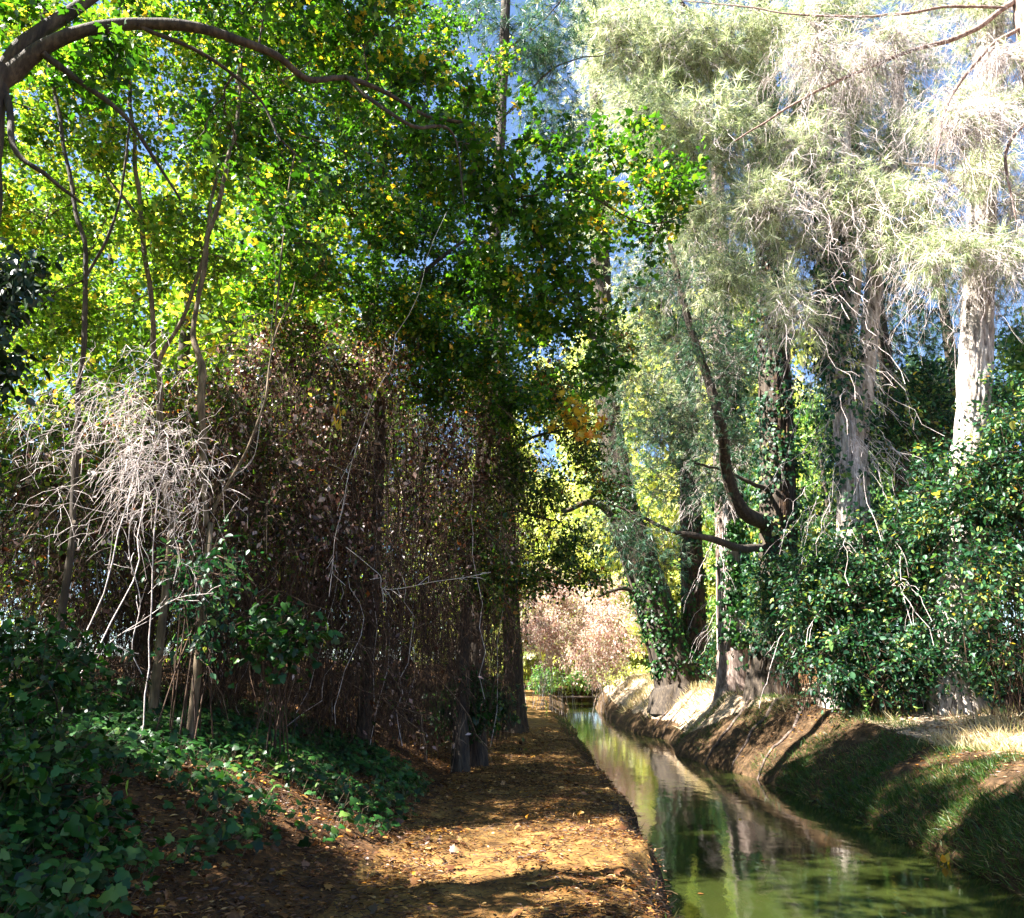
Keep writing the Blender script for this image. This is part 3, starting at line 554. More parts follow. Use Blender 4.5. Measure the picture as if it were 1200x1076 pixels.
# ------------------------------------------------------------------ right bank trees
def ivy_on(limbs, t0, t1, n, label, bw=1.0, lsz=.11, leaf='bramble', side=None, hang=0):
    l = limbs; k = len(l); f = (t0+(t1-t0)*RG.random(n)**.9)*(k-1); i = np.minimum(f.astype(int), k-2); fr = (f-i)[:, None]
    C = l[i]*(1-fr)+l[i+1]*fr; th = RG.uniform(0, 2*np.pi, n) if side is None else RG.normal(side, .9, n)
    out = np.stack([np.cos(th), np.sin(th), 0*th], -1); pz = C[:, :3]+out*(C[:, 3:4]+np.abs(RG.normal(size=(n, 1)))*.13*bw)
    clump = noise(pz*1.3, 90) > -.25; pz, out = pz[clump], out[clump]
    b = l[int(t0*(k-1))]; r = thing('climbing_ivy', label, 'ivy', (b[0], b[1], b[2]), 'ivy and creepers on the right bank trunks')
    m = MB(); leaves(m, pz, nrm(out+rv(len(pz), .35)+[0, 0, .5]), nrm(rv(len(pz), .6)+[0, 0, -1]), lsz*RG.uniform(.6, 1.3, len(pz)), IVY); m.build('leaves', M[leaf], r)
    ns = 26; K = 24; th = RG.uniform(0, 6.28, ns); ff = (t0+(t1-t0)*np.linspace(0, 1, K))*(k-1); ii = np.minimum(ff.astype(int), k-2); fq = (ff-ii)[:, None]
    cc = (l[ii]*(1-fq)+l[ii+1]*fq)[None]; tt = th[:, None]+.5*np.sin(np.linspace(0, 5, K)[None]+th[:, None]*3)
    Q = cc[..., :3]+np.stack([np.cos(tt), np.sin(tt), 0*tt], -1)*(cc[..., 3:4]+.03); m = MB(); tubes(m, Q, np.full(Q.shape[:2], .016), 5)
    if hang:
        st = C[:hang, :3]+rv(hang, .1)+nrm(rv(hang)*[1, 1, 0])*C[:hang, 3:4]; D = droopers(st, nrm(rv(hang)*[1, 1, .2]), (.6, 2.2), grav=.9, K=10); tubes(m, D, np.full(D.shape[:2], .0055), 4)
        E = side_twigs(D, 4, (.15, .5), droop=.8); tubes(m, E, np.full(E.shape[:2], .004), 3)
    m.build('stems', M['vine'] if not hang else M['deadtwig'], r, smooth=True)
A0 = limb([(905, 800, 22, .62), (912, 650, 22, .5), (908, 450, 22, .44), (900, 250, 22, .38), (890, 0, 22, .3), (880, -200, 22, .2)], 40)
A_br = [limb([(905, 615, 22, .22), (872, 600, 21.2, .17), (853, 560, 20.6, .14), (845, 500, 19.4, .12), (828, 440, 19.3, .09), (805, 370, 19.3, .07), (780, 260, 19.3, .04)], 40),
        limb([(905, 642, 22, .12), (870, 643, 20.9, .11), (835, 632, 19.3, .09), (790, 622, 19, .06), (750, 605, 18.8, .04), (715, 590, 18.6, .02)], 40),
        limb([(905, 578, 22, .07), (880, 566, 21.2, .06), (850, 552, 20.9, .04), (815, 543, 19.4, .03)], 16),
        limb([(905, 350, 22, .12), (870, 240, 21.2, .09), (830, 180, 19.4, .06), (770, 110, 19, .03)], 20),
        limb([(895, 200, 22, .12), (950, 100, 19.5, .08), (1010, 40, 19, .04)], 20), limb([(893, 120, 22, .1), (830, 40, 19.4, .07), (770, -30, 19, .03)], 20)]
T = ell([(780, 60, 19, 1.8, 1.6, 1.3, 80), (720, 40, 18.8, 1.0, 1.2, 1.0, 40), (860, 60, 18.8, 1.8, 1.6, 1.3, 80), (830, 160, 18.8, 1.9, 1.6, 1.0, 80), (770, 150, 19, 1.3, 1.5, .8, 50), (880, 230, 19, 1.1, 1.4, .8, 44), (950, 130, 19, 1.4, 1.4, 1.0, 56), (960, 30, 19, 1.5, 1.4, 1.0, 50), (800, 260, 19, .9, 1.2, .8, 30), (850, 330, 19, .8, 1, .6, 22), (730, -30, 19, 1.4, 1.4, .8, 34)])
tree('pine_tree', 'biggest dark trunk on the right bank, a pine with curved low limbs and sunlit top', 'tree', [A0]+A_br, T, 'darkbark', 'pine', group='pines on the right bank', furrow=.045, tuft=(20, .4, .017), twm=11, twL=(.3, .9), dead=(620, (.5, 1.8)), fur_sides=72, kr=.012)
r = bpy.data.objects['pine_tree']
T = ell([(770, 420, 18.9, 1.2, 1, 1.0, 34), (730, 560, 18.7, 1.0, 1, .8, 30), (800, 500, 19, 1.0, 1, 1, 30), (760, 650, 18.8, 1.0, 1, .5, 24), (820, 400, 19, .9, 1, .8, 20), (700, 620, 18.6, .5, .8, .4, 10), (840, 480, 19, .7, .8, .6, 16), (720, 480, 18.8, 1, 1, 1, 26), (760, 340, 18.8, 1.2, 1, .9, 30), (700, 400, 18.6, .8, 1, .8, 20), (740, 620, 18.6, .9, .8, .5, 20), (850, 430, 20, .8, .7, 1, 26), (800, 560, 19.6, 1.1, .8, .7, 30), (860, 520, 20, .6, .6, .6, 16), (770, 500, 19.4, 1, .8, .8, 26)])
P = grow([A_br[0], A_br[1], A_br[2]], T, wig=.06, lift=-.02); m = MB(); tubes(m, P, brad(P, .008), 5); Q = side_twigs(P, 8, (.3, .9), droop=.25); tubes(m, Q, np.full(Q.shape[:2], .004), 3); m.build('low_twigs', M['darkbark'], r, smooth=True)
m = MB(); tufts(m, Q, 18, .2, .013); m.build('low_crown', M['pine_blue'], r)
B0 = limb([(985, 800, 18.6, .45), (1000, 640, 18.6, .36), (995, 500, 18.6, .33), (975, 380, 18.6, .3), (968, 240, 18.6, .26), (955, 60, 18.6, .2), (945, -120, 18.6, .14)], 40)
B1 = limb([(1002, 560, 18.7, .24), (1015, 430, 18.9, .22), (1028, 300, 19, .2), (1045, 180, 19, .17), (1060, 20, 19, .12)], 30)
B2 = limb([(985, 420, 18.6, .2), (1000, 330, 18.4, .19), (990, 250, 18.3, .16), (992, 150, 18.3, .1)], 20)
T = ell([(990, 100, 18.2, 1, 1, .9, 30), (1060, 60, 18.6, 1.2, 1.2, 1, 26), (1040, 170, 18.5, .8, 1, .7, 14), (940, 180, 18.3, .8, 1, .6, 30), (1100, -20, 18.8, 1.2, 1.2, .8, 36), (930, 290, 18.3, .5, .6, .5, 12), (1010, 230, 17.5, .8, .7, .6, 30), (1050, 280, 17.6, .8, .7, .5, 22), (900, 240, 17.8, .8, .7, .6, 26), (930, 350, 17.8, .6, .6, .6, 16)])
tree('pine_tree', 'forked pine whose pale left side is lit white above the creepers', 'tree', [B0, B1, B2], T, 'palebark', 'pine', group='pines on the right bank', furrow=.03, tuft=(20, .38, .016), twm=10, twL=(.3, .9), dead=(760, (.6, 2.1)), fur_sides=56, kr=.012)
C0 = limb([(1118, 800, 17, .46), (1128, 640, 17, .38), (1142, 440, 17, .33), (1150, 260, 17, .3), (1160, 60, 17, .3), (1168, -120, 17, .22)], 40)
T = ell([(1150, 10, 16.5, 1.2, 1.2, .7, 22), (1110, 130, 16.5, .8, 1, .4, 12), (1190, 120, 16.5, .6, 1, .6, 12), (1200, 230, 16.6, .5, .8, .6, 14), (1080, 230, 16.8, .6, .8, .4, 10), (1150, 200, 16, .7, .6, .5, 14), (1110, 290, 16, .6, .5, .5, 16), (1180, 300, 16, .5, .5, .6, 18)])
tree('pine_tree', 'straight pine with pale scaly bark standing above the bushes at the right edge', 'tree', [C0, limb([(1155, 160, 17, .09), (1190, 110, 16.6, .07), (1240, 90, 16.2, .04)], 16), limb([(1152, 250, 17, .07), (1105, 200, 16.7, .05), (1060, 190, 16.4, .03)], 16)], T, 'palebark', 'pine', group='pines on the right bank', furrow=.04, tuft=(20, .36, .016), twm=10, dead=(620, (.6, 1.9)), fur_sides=64, kr=.012)
D0 = limb([(795, 805, 31, .8), (776, 740, 31, .72), (755, 670, 31, .68), (733, 610, 31, .62), (715, 500, 31, .5), (705, 350, 31, .42), (700, 150, 31, .3), (690, -60, 31, .2)], 40)
T = ell([(720, 130, 30, 2, 2, 2, 50), (780, 60, 30, 2, 2, 2, 50), (700, 240, 30, 1.4, 1.6, 1.5, 30), (750, 330, 30, 1.6, 1.6, 1.6, 36), (790, 230, 30, 1.8, 1.8, 1.8, 40), (720, 430, 30, 1.2, 1.4, 1.2, 24), (780, 480, 30, 1.4, 1.4, 1.4, 26)])
tree('pine_tree', 'stout dark trunk leaning left over the far water', 'tree', [D0, limb([(745, 640, 31, .2), (700, 590, 30.5, .12), (660, 600, 30, .06)], 16), limb([(770, 720, 31, .14), (735, 690, 30.6, .09), (700, 700, 30.2, .05)], 16)], T, 'darkbark', 'pine', group='pines on the right bank', furrow=.05, tuft=(18, .4, .03), twm=14, twL=(.5, 1.4), dead=(60, (1, 3)), fur_sides=56, kr=.012)
E0 = limb([(816, 803, 32, .55), (812, 700, 32, .45), (808, 560, 32, .4), (803, 400, 32, .32), (798, 200, 32, .22)], 30)
tree('pine_tree', 'straighter dark trunk standing close behind the leaning one', 'tree', [E0], ell([(800, 380, 31, 1.6, 1.6, 1.8, 34), (830, 280, 31, 1.6, 1.6, 1.8, 34), (850, 480, 31, 1.4, 1.4, 1.5, 26), (880, 400, 31, 1.4, 1.4, 1.5, 26)]), 'darkbark', 'pine_blue', group='pines on the right bank', furrow=.04, tuft=(18, .4, .03), twm=14, twL=(.5, 1.4))
F0 = limb([(862, 800, 26, .55), (856, 700, 26, .42), (850, 560, 26, .36), (846, 380, 26, .3), (840, 180, 26, .2)], 30)
tree('pine_tree', 'pale trunk with a sunlit white foot left of the biggest trunk', 'tree', [F0], ell([(840, 420, 25.5, 1.2, 1.2, 1.4, 30), (870, 330, 25.5, 1.2, 1.2, 1.2, 26), (810, 300, 25.5, 1.4, 1.4, 1.4, 30), (850, 540, 25.5, 1.0, 1, 1.4, 26)]), 'bark', 'pine_blue', group='pines on the right bank', furrow=.03, tuft=(18, .36, .026), twm=12, twL=(.4, 1.2), dead=(240, (.8, 2.5)))
ivy_on(A0, .02, .8, 12000, 'green creeper wrapped round the biggest trunk on the right bank', 2.0, hang=0)
ivy_on(B0, .05, .72, 8000, 'yellow green creeper on the forked pine above the bushes', 2.2, hang=320)
ivy_on(D0, .02, .5, 5200, 'blue green ivy on the leaning far trunk', 1.0, .13, 'ivy')
ivy_on(F0, .1, .7, 8000, 'ivy running down the right side of the pale far trunk', 1.4, .13, 'ivy', side=-.5, hang=40)
ivy_on(E0, .05, .7, 2200, 'thin ivy on the straighter far trunk', 1.0, .13, 'ivy')
# pine just outside the frame whose long bare branches reach in
H0 = limbw([(10.6, 13, .8, .4), (10.6, 13, 6, .35), (10.7, 13, 12, .3), (10.8, 13, 16, .2)], 30)
Hb = [limb([(1290, -60, 13, .1), (1200, -5, 13, .07), (1130, 40, 13.2, .055), (1060, 62, 13.4, .045), (960, 105, 13.8, .03), (860, 165, 14.4, .018)], 30),
      limb([(1290, 0, 13, .09), (1205, 30, 13, .05), (1150, 65, 13, .04), (1110, 125, 13, .03), (1095, 200, 13.1, .015)], 20),
      limb([(1180, 10, 13, .03), (1110, 8, 13.2, .03), (1050, 18, 13.4, .028), (950, 18, 13.8, .022), (870, 8, 14.2, .015), (800, 0, 14.6, .01)], 30),
      limb([(1290, 120, 13, .08), (1210, 140, 13, .04), (1180, 180, 13, .03), (1190, 260, 13, .012)], 20)]
T = ell([(1130, 140, 13, .5, .4, .25, 9), (1030, 60, 13.4, .6, .5, .3, 8), (940, 60, 13.8, .6, .6, .4, 9), (1190, 60, 12.8, .4, .5, .3, 7)])
tree('pine_tree', 'pine outside the right edge with long bare pinkish branches reaching in at the top', 'tree', [H0]+Hb, T, 'branch', 'pine', group='pines on the right bank', furrow=0, tuft=(22, .27, .01), twm=6, twL=(.2, .6), dead=(420, (.4, 1.2)))
# dark conifers and broadleaves behind the right bank
def bgtree(name, label, cat, x, y, h, cr, leaf, n=90, lsz=.2, tpl=LEAF4, lpt=9, low=.08, group=None, bark='darkbark', tr=.2, twm=4, twL=(.5, 1.1)):
    g = hz(x, y); l = limbw([(x, y, g-.3, tr), (x+.1*h*RG.normal()*.15, y, g+h*.5, tr*.7), (x, y, g+h*.95, tr*.2)], 14)
    T = []
    for k in range(n):
        t = low+(1-low)*RG.random(); rr = cr*(np.sin(np.pi*min(1, (t-low)/(1-low)*.85+.15))**.6)*RG.random()**.45; a = RG.random()*6.28
        T.append([x+rr*math.cos(a), y+rr*math.sin(a), g+h*t])
    return tree(name, label, cat, [l], np.array(T), bark, leaf, group=group, twm=twm, twL=twL, lpt=lpt, lsz=lsz, tpl=tpl, kr=.012, sides=8)
def bgc(src, label, x, y, s, rz, group=None):
    c = copy_tree(src); c['label'] = label; c.location = (x, y, hz(x, y)); c.scale = (s, s, s); c.rotation_euler = (0, 0, rz); return c
g1 = 'broadleaf trees in the background'; g2 = 'dark trees behind the right bank'
f1 = bgtree('background_tree', 'yellow green tree glowing beyond the far end of the water', 'tree', 10.5, 52, 13, 4.5, 'far', 130, .34, group=g1, lpt=18, twm=6)
f2 = bgtree('background_tree', 'mid green tree behind the thicket at the far left', 'tree', -11, 14, 11, 3.6, 'maple_lit', 150, .19, group=g1, lpt=14, twm=6)
f3 = bgtree('background_tree', 'dark green tree far behind the biggest trunk', 'tree', 15, 36, 12, 4.2, 'fargreen', 130, .28, group=g2, lpt=16, twm=6)
bgc(f1, 'pale tree closing the far end of the water', 4, 78, 1.5, 1, g1)
bgc(f1, 'pale yellow tree left of the far end of the water', -6, 78, 1.3, 2, g1)
bgc(f1, 'bright far tree seen between the leaning trunk and the water', 14, 66, 1.3, 3, g1)
bgc(f1, 'pale far tree seen between the leaning and the pale trunk', 16, 46, 1.1, 4, g1)
bgc(f1, 'pale tree beyond the biggest trunk on the right', 20, 56, 1.4, 5, g1)
bgc(f1, 'bright tree behind the far left bank', -7, 52, 1.0, .5, g1)
bgc(f1, 'tall pale green tree behind the pale far trunk', 12, 54, 2.0, 2.2, g1)
bgc(f1, 'tall pale green tree right of the leaning trunk', 8, 62, 2.3, .2, g1)
bgc(f1, 'tall yellow green tree far behind the biggest trunk', 17, 50, 1.9, 3.2, g1)
bgc(f1, 'tall tree far back over the end of the path', -1, 86, 2.0, 4.2, g1)
bgc(f2, 'bright green tree behind the pale twig tangle', -8.0, 17, 1.15, 1, g1)
bgc(f2, 'tall glowing tree behind the thin brown stem', -6.3, 21, 1.45, 2, g1)
bgc(f2, 'tree behind the high brown curtain', -8.6, 27, 1.3, 3, g1)
bgc(f2, 'glowing tree behind the tall straight trunk', -7, 38, 1.3, 4, g1)
bgc(f2, 'tree farther back at the far left', -14, 24, 1.5, 5, g1)
bgc(f2, 'tree at the back between the stems on the left', -10, 30, 1.6, 6, g1)
bgc(f3, 'dark tree behind the forked pine', 17, 30, .95, 1, g2)
bgc(f3, 'dark tree behind the scaly pine', 19, 25, .95, 2, g2)
bgc(f3, 'dark tree at the back of the right edge', 25, 32, 1.1, 3, g2)
bgc(f3, 'green tree behind the bushes right of the forked pine', 13.5, 24, .7, 4, g2)
bgc(f3, 'green tree right of the pale far trunk', 12, 40, .8, 5, g2)
conif = limbw([(16.5, 27, 1, .3), (16.6, 27, 9, .25), (16.7, 27, 20, .1)], 20)
tree('dark_conifer', 'dark conifer with thin branches against the blue sky on the right', 'tree', [conif], ellw([(16.6, 27, 14, 3.4, 3, 5, 110), (16.6, 27, 9, 3.8, 3, 2, 60), (13.5, 27, 12, 2, 2, 3, 40)]), 'darkbark', 'pine_blue', group=g2, tuft=(16, .4, .03), twm=9, twL=(.4, 1.3))
con2 = limbw([(12.2, 23.5, 1, .3), (12.3, 23.5, 9, .25), (12.3, 23.5, 22, .12)], 20)
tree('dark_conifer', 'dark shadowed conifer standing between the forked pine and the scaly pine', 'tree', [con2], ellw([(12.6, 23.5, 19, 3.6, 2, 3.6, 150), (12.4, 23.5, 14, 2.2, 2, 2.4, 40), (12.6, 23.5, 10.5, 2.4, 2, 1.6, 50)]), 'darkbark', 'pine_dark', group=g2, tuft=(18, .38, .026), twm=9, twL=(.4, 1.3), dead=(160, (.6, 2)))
# unseen trees added outside the frame to shade the path and slope
bgc(f2, 'unseen leafy tree added for shade beside the camera at the left', -6.2, 2.5, .8, 1.2, g1)
bgc(f2, 'unseen leafy tree added for shade left of the thicket', -9.5, 2.5, .85, 2.2, g1)
bgc(f2, 'unseen leafy tree added for shade behind the far left thicket', -9.8, 8.2, .78, 0.4, g1)
bgc(f2, 'green tree closing the gap above the brown vine curtains', -7.2, 21.5, 1.15, 2.6, g1)
bgc(f2, 'small unseen leafy tree added for shade left of the ivy slope', -7.8, 4.4, .62, 5.2, g1)
bgc(f2, 'unseen leafy tree added for shade behind the camera at the left', -5.5, -3, .9, 3.1, g1)

# far shrubs
bush('vine_bush', 'faded pink bush of hanging vines over the far path', 'bush', 640, 725, 37, 2.0, 1.6, 1.9, 160, 'drypink', LEAF4, .13, 'deadtwig', lpt=16, twm=8, droop=1, twL=(.4, 1.4), cane=30)
bush('vine_bush', 'whitish bush of dry twigs beyond the end of the water', 'bush', 710, 735, 44, 2.4, 1.8, 2.6, 160, 'drypink', LEAF4, .15, 'deadtwig', lpt=14, twm=8, droop=1, twL=(.5, 1.6), cane=40)
bush('vine_bush', 'small leafy bush with pale flowers of light leaves beside the dark left trunk', 'bush', 580, 730, 22, .5, .6, 1.1, 50, 'olive', OVATE, .09, 'vine', lpt=8)
for lb_, px_, yy_, rz_ in [('bright hedge bush closing the far end of the path', 610, 63, 2.4), ('bright hedge bush right behind the plank bridge', 680, 64, 3.2), ('bright hedge bush beyond the bridge below the leaning trunk', 745, 62, 3.6), ('bright bush far behind the two dark trunks', 820, 58, 3.4)]:
    bush('green_bush', lb_, 'bush', px_, 760, yy_, 3.2, 1.6, rz_, 150, 'far', LEAF4, .26, group='bright bushes at the far end', lpt=18, twm=7, twL=(.5, 1.4))
bush('green_bush', 'dark green bush at the far end of the path', 'bush', 640, 798, 44, 1.2, 1.2, .8, 50, 'fargreen', LEAF4, .18)
bush('green_bush', 'green bush at the end of the water left of the leaning trunk', 'bush', 690, 795, 57, 1.6, 1.4, 1.0, 50, 'fargreen', LEAF4, .2)
bush('green_bush', 'bright weeds beside the far water below the leaning trunk', 'bush', 735, 790, 48, 2.0, 2, .9, 60, 'far', LEAF4, .18)
bush('green_bush', 'leafy weeds between the leaning trunk and the pale trunk', 'bush', 835, 770, 29.5, .6, .6, 1.1, 36, 'bramble', OVATE, .14)
bush('green_bush', 'green leaves between the pale trunk and the biggest trunk', 'bush', 885, 740, 27, .7, .6, 1.8, 50, 'bramble', OVATE, .14)
# right bank brambles
gb = 'bramble bushes on the right bank'
for lab, px, py, Yd, rx, ry, rz, n, lf, ye in [
    ('dark bramble bush at the foot of the forked pine', 985, 690, 18.0, 1.2, .9, 1.6, 130, 'bramble', 0),
    ('blue green bramble mound right of the forked pine', 1060, 640, 17.8, 1.4, 1.0, 1.7, 150, 'bramble', 0),
    ('tallest bramble bush, heaped below the scaly pine', 1130, 590, 16.8, 1.4, 1.0, 1.7, 160, 'bramble', .02),
    ('bramble bush running off the right edge with sunlit leaves', 1200, 540, 16.2, 1.2, 1.0, 1.8, 140, 'bramble', .03),
    ('low bramble bush at the right edge with yellowing leaves above the sunny path', 1185, 700, 15.5, 1.1, .8, 1.4, 110, 'bramble', .05),
    ('shadowed bramble bush above the path between the pines', 1080, 735, 17.4, 1.2, .8, 1.0, 90, 'bramble', 0),
    ('bramble bush in deep shade right beside the biggest trunk', 950, 745, 18.6, .9, .7, 1.2, 90, 'bramble', 0),
    ('dark low bramble bush in the middle of the right bank top', 1020, 775, 17.2, 1.3, .7, .8, 110, 'bramble', 0),
    ('dark low bramble bush nearer the right edge behind the sunny path', 1120, 775, 16.8, 1.3, .7, .8, 110, 'bramble', 0),
    ('green bramble shoots climbing in front of the biggest trunk', 915, 700, 20.6, .7, .5, 1.5, 90, 'bramble', 0),
    ('creeper mass hanging between the forked pine and the scaly pine', 1080, 480, 18.8, 1.2, .9, 1.6, 110, 'bramble', .02)]:
    bush('bramble_bush', lab, 'bush', px, py, Yd, rx, ry, rz, int(n*.95), lf, OVATE, .12, 'vine', gb, lpt=10, twm=7, yellow=ye, twL=(.3, .95), cane=40)

# ------------------------------------------------------------------ ground cover
def scatter(n, x0, x1, y0, y1, dens, yp=1.0):
    x = RG.uniform(x0, x1, n); y = y0+(y1-y0)*RG.random(n)**yp
    k = RG.random(n) < dens(x, y); x, y = x[k], y[k]; z = height(x, y)
    e = .03; gx = (height(x+e, y)-z)/e; gy = (height(x, y+e)-z)/e
    return np.stack([x, y, z], -1), nrm(np.stack([-gx, -gy, np.ones_like(gx)], -1))
def flat2(x, y, s=0): return noise(np.stack([x, y, 0*x], -1), s)
def d_path(x, y):
    worn = np.exp(-((x-(-.25+.03*(y-7)))/.33)**2)*np.clip(flat2(x*.6, y*.25, 70)+.75, 0, 1)
    return np.clip(.75+.5*flat2(x*1.5, y*1.5, 71), .15, 1)*(1-.85*worn)*(x < waterL(y)+.1)
p, nv = scatter(150000, -5.6, 2.3, 3.4, 26, d_path, 1.7)
m = MB(); n = len(p); kind = RG.random(n); d = nrm(rv(n)*[1, .7, .1])
sel = kind < .72; leaves(m, (p+nv*.012)[sel], nrm(nv+rv(n, .28))[sel], d[sel], RG.uniform(.025, .07, n)[sel], CURL, RG.uniform(.4, 1.1, n)[sel])
sel = (kind >= .72) & (kind < .93); leaves(m, (p+nv*.015)[sel], nrm(nv+rv(n, .4))[sel], d[sel], RG.uniform(.02, .045, n)[sel], OVATE)
sel = kind >= .985; leaves(m, (p+nv*.02)[sel], nrm(nv+rv(n, .3))[sel], d[sel], RG.uniform(.06, .1, n)[sel], MAPLE)
o = m.build('leaf_litter', M['litter'], kind='stuff'); o['label'] = 'brown and orange fallen leaves strewn over the path and left slope'; o['category'] = 'fallen leaves'
m = MB(); p, nv = scatter(9000, -3, 2, 4.4, 22, lambda x, y: .8+0*x, 1.5); n = len(p); a = rv(n)*[1, 1, .12]; a = nrm(a)*RG.uniform(.04, .2, n)[:, None]
Q = np.stack([p+nv*.008, p+nv*.02+a*.5+rv(n, .006), p+nv*.01+a], 1); tubes(m, Q, np.full((n, 3), .0022), 3)
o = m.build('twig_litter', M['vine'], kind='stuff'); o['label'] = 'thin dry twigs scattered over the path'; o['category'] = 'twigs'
def d_right(x, y):
    u = x-waterR(y); return np.clip(.35+.6*flat2(x*.9, y*.7, 72), .05, 1)*(u > .25)*(.55+.45*(u > 1.2))
p, nv = scatter(30000, 4.8, 13, 8, 30, d_right, 1.3); n = len(p); m = MB()
leaves(m, p+nv*.015, nrm(nv+rv(n, .35)), nrm(rv(n)*[1, 1, .1]), RG.uniform(.04, .1, n), CURL)
o = m.build('leaf_litter', M['litter'], kind='stuff'); o['label'] = 'tan fallen leaves on the bank and path across the water'; o['category'] = 'fallen leaves'
# ivy carpet
def d_ivy(x, y):
    a = pathL(y)-x; lim = np.interp(y, [4, 5, 6.5, 7.5, 9, 11.5, 12.5, 13], [.7, .8, .45, .1, -.05, .05, .8, 3])
    return np.clip((a-lim)*3, 0, 1)*np.clip(1.05+1.9*flat2(x*1.1+3, y*.9, 73), .03, 1)*(a < 4.6)
p, nv = scatter(30000, -6.5, -.8, 3.2, 13, d_ivy, 1.2); n = len(p); m = MB(); hh = RG.uniform(.03, .2, n)
leaves(m, p+nv*hh[:, None], nrm(nv*.9+rv(n, .38)+[.25, -.35, .2]), nrm(rv(n)*[1, 1, .25]+[.5, -.4, -.4]), RG.uniform(.04, .1, n), IVY)
Q = np.stack([p, p+nv*hh[:, None]*.6+rv(n, .015), p+nv*hh[:, None]], 1); m2 = MB(); tubes(m2, Q, np.full((n, 3), .002), 3)
o = m.build('ivy_ground_cover', M['ivy'], kind='stuff'); o['label'] = 'dark green ivy carpet spreading down the left slope to the path'; o['category'] = 'ivy'
o = m2.build('ivy_stalks', M['stem'], kind='stuff'); o['label'] = 'short stalks under the ivy carpet on the left slope'; o['category'] = 'ivy'
# grass on the right bank
def grass(n, x0, x1, y0, y1, dens, L, matn, label, lean=.5, yp=1.2, wd=1.0):
    p, nv = scatter(n, x0, x1, y0, y1, dens, yp); n = len(p); m = MB()
    d = nrm(nv*.4+[0, 0, .6]+rv(n, lean*.6)+np.array([-.35, -.1, 0])); leaves(m, p-nv*.01, nrm(rv(n)*[1, 1, .2]), d, RG.uniform(*L, n), BLADE, wd)
    o = m.build('grass', M[matn], kind='stuff'); o['label'] = label; o['category'] = 'grass'
grass(75000, 5, 8.4, 8, 17, lambda x, y: np.clip(1.35-(x-waterR(y))/1.25+1.5*flat2(x*1.4, y*1.2, 74)-np.clip((y-13)/3.5, 0, 1.2), 0, 1)*(x-waterR(y) > .02), (.04, .15), 'grass', 'green grass thick on the near right bank above the water', .8)
grass(34000, 4.6, 8, 14, 25, lambda x, y: np.clip(.1+1.3*flat2(x*1.3, y*1.0, 75), 0, 1)*(x-waterR(y) > .1), (.05, .16), 'grass', 'thin patches of grass on the dark farther right bank', .8)
grass(14000, 6.4, 11, 11, 21, lambda x, y: np.clip(-.7+1.9*flat2(x*.9, y*.7, 76), 0, 1), (.1, .3), 'drygrass', 'sunbleached straw grass along the sunny right path', .7)
grass(15000, 4.8, 9, 23, 45, lambda x, y: np.clip(.3+flat2(x*.9, y*.5, 79), 0, 1)*(x-waterR(y) > .3), (.15, .4), 'drygrass', 'pale grass on the far right bank by the leaning trunk', .6)
grass(16000, .9, 2.4, 6, 34, lambda x, y: np.clip((x-crestL(y)-.1)*2.5, 0, 1)*np.clip(.15+1.4*flat2(x, y*.8, 78), 0, 1)*(x < waterL(y)+.1), (.05, .2), 'grass', 'sparse green grass on the lip of the left bank', .9)
# small individual things
def weed(px, py, Yd, h, label, n=40, leaf='bramble'):
    c = PX(px, py, Yd); z = hz(c[0], c[1]); r = thing('tall_weed', label, 'plant', (c[0], c[1], z)); a = limbw([(c[0], c[1], z-.03, .008), (c[0]+.02, c[1], z+h*.5, .006), (c[0]-.02, c[1], z+h, .003)], 16)
    m = MB(); tubes(m, a[:, :3], a[:, 3], 6); m.build('stem', M['grass'], r, smooth=True)
    m = MB(); pos, d = along(a[None, :, :3], n, .15); leaves(m, pos, nrm(rv(n, .3)+[0, 0, 1]), nrm(rv(n)*[1, 1, .1]+[0, 0, .5]), .1*RG.uniform(.6, 1.2, n), LEAF4); m.build('leaves', M[leaf], r)
weed(1013, 812, 16.6, .62, 'tall single weed standing in the sunlit straw grass on the right', 44, 'fargreen')
weed(640, 830, 30, .7, 'pale weed at the water edge where the left path bends', 50, 'far')
FL = [('yellow leaf floating on the water at the bottom right', 3.55, 7.6, 'yellow', .1), ('brown leaf floating by the near grass bank', 4.7, 9.6, 'litter', .08), ('brown leaf floating nearest the left bank edge', 1.95, 9.0, 'litter', .07),
      ('small brown leaf floating in mid channel', 3.1, 10.5, 'litter', .07), ('yellowish leaf floating in mid channel farther off', 3.6, 13.2, 'yellow', .09), ('brown leaf floating below the dark right bank', 4.3, 16.0, 'litter', .1), ('pale leaf floating beside the brown one in the near water', 3.8, 8.3, 'litter', .06)]
for lab, x, y, mt, sz in FL:
    m = MB(); leaves(m, np.array([[x, y, WZ+.006]]), np.array([[0, 0, 1.]]), nrm(rv(1)*[1, 1, 0]), sz, OVATE); o = m.build('floating_leaf', M[mt]); o['label'] = lab; o['category'] = 'leaf'; o['group'] = 'leaves floating on the canal'
x0, y0 = 5.35, 10.3; z0 = hz(x0, y0); r = thing('yellow_leaf_sprig', 'sprig of yellow leaves hanging over the water from the right bank', 'leaves', (x0, y0, z0))
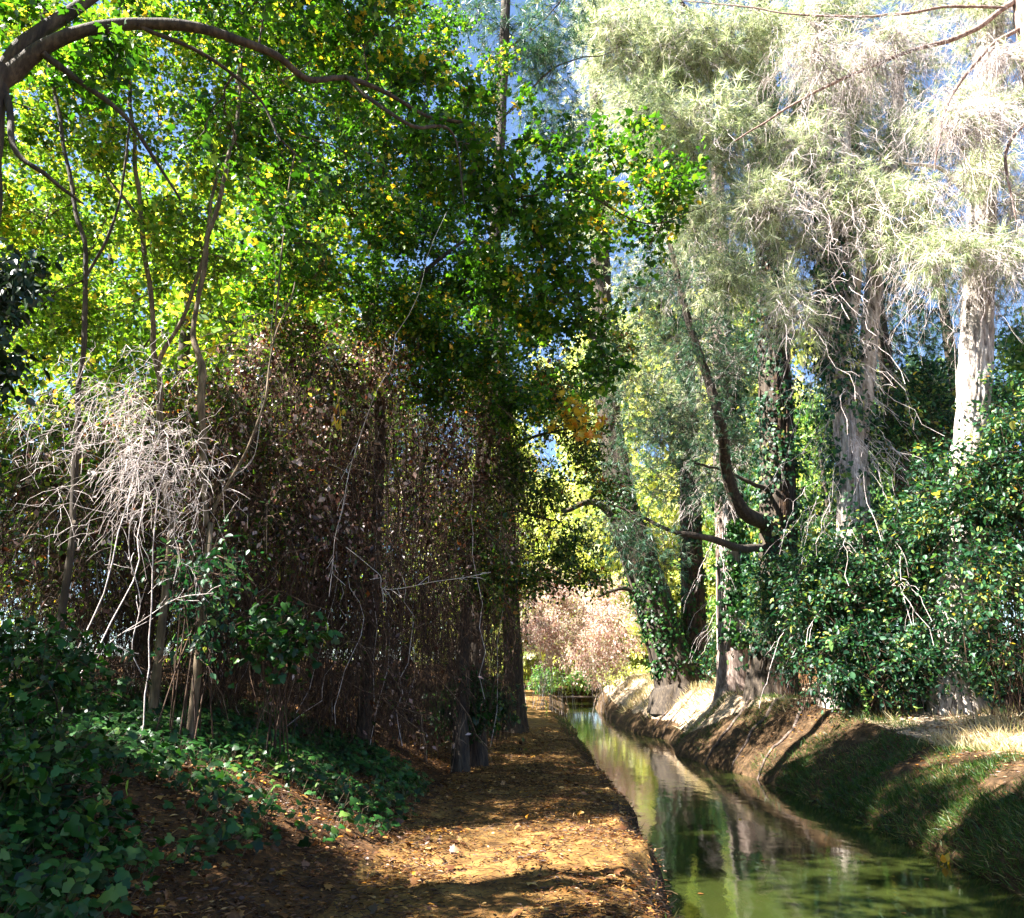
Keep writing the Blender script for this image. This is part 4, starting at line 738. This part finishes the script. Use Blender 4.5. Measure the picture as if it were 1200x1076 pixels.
a = limbw([(x0+.15, y0, hz(x0+.15, y0)-.02, .006), (x0, y0, z0+.2, .005), (x0-.25, y0-.1, z0+.05, .003)], 14); m = MB(); tubes(m, a[:, :3], a[:, 3], 5); m.build('stem', M['stem'], r)
m = MB(); pos, d = along(a[None, :, :3], 9, .4); leaves(m, pos, nrm(rv(9)+[0, -1, .6]), nrm(rv(9)+[0, 0, -.6]), .11, OVATE); m.build('leaves', M['yellow'], r)
# plank across the far water
r = thing('footbridge', 'thin brown plank laid across the far end of the water', 'footbridge', (4.8, 57, WZ))
def boxm(m, x0, x1, y0, y1, z0, z1):
    v = [(x, y, z) for x in (x0, x1) for y in (y0, y1) for z in (z0, z1)]
    m.add(v, [[0, 1, 3], [0, 3, 2], [4, 6, 7], [4, 7, 5], [0, 4, 5], [0, 5, 1], [2, 3, 7], [2, 7, 6], [0, 2, 6], [0, 6, 4], [1, 5, 7], [1, 7, 3]])
m = MB(); boxm(m, 3.2, 6.9, 56.8, 57.2, -.22, -.1); m.build('deck', M['branch'], r)
for xx in (3.6, 6.4): m = MB(); boxm(m, xx, xx+.15, 56.9, 57.1, -1.2, -.222); m.build('post', M['darkbark'], r)
# exposed roots on the right bank
for i, (y0, lab) in enumerate([(19.0, 'bare root running down the dark right bank nearest the grass'), (20.4, 'bare root on the dark right bank below the biggest trunk'), (21.8, 'curved bare root at the tip of the dark right bank'), (29.6, 'root on the far right bank below the leaning trunk'), (30.6, 'pale root at the far bend of the right bank')]):
    u = np.linspace(2.0, .02, 16); yy = y0-np.linspace(0, 1.1, 16); xx = waterR(yy)+u; zz = height(xx, yy)+.02
    l = np.column_stack([xx, yy, zz, np.linspace(.06, .02, 16)]); l = wob_limb(l, .05, 2.5); m = MB(); tubes(m, l[:, :3], l[:, 3], 8)
    o = m.build('tree_root', M['midbark'], smooth=True); o['label'] = lab; o['category'] = 'root'; o['group'] = 'roots on the right bank'
print('A', hz(7.1,20), hz(6.5,20), waterR(20), A0[0]);print('tris', sum(len(o.data.polygons) for o in bpy.data.objects if o.type == 'MESH'))
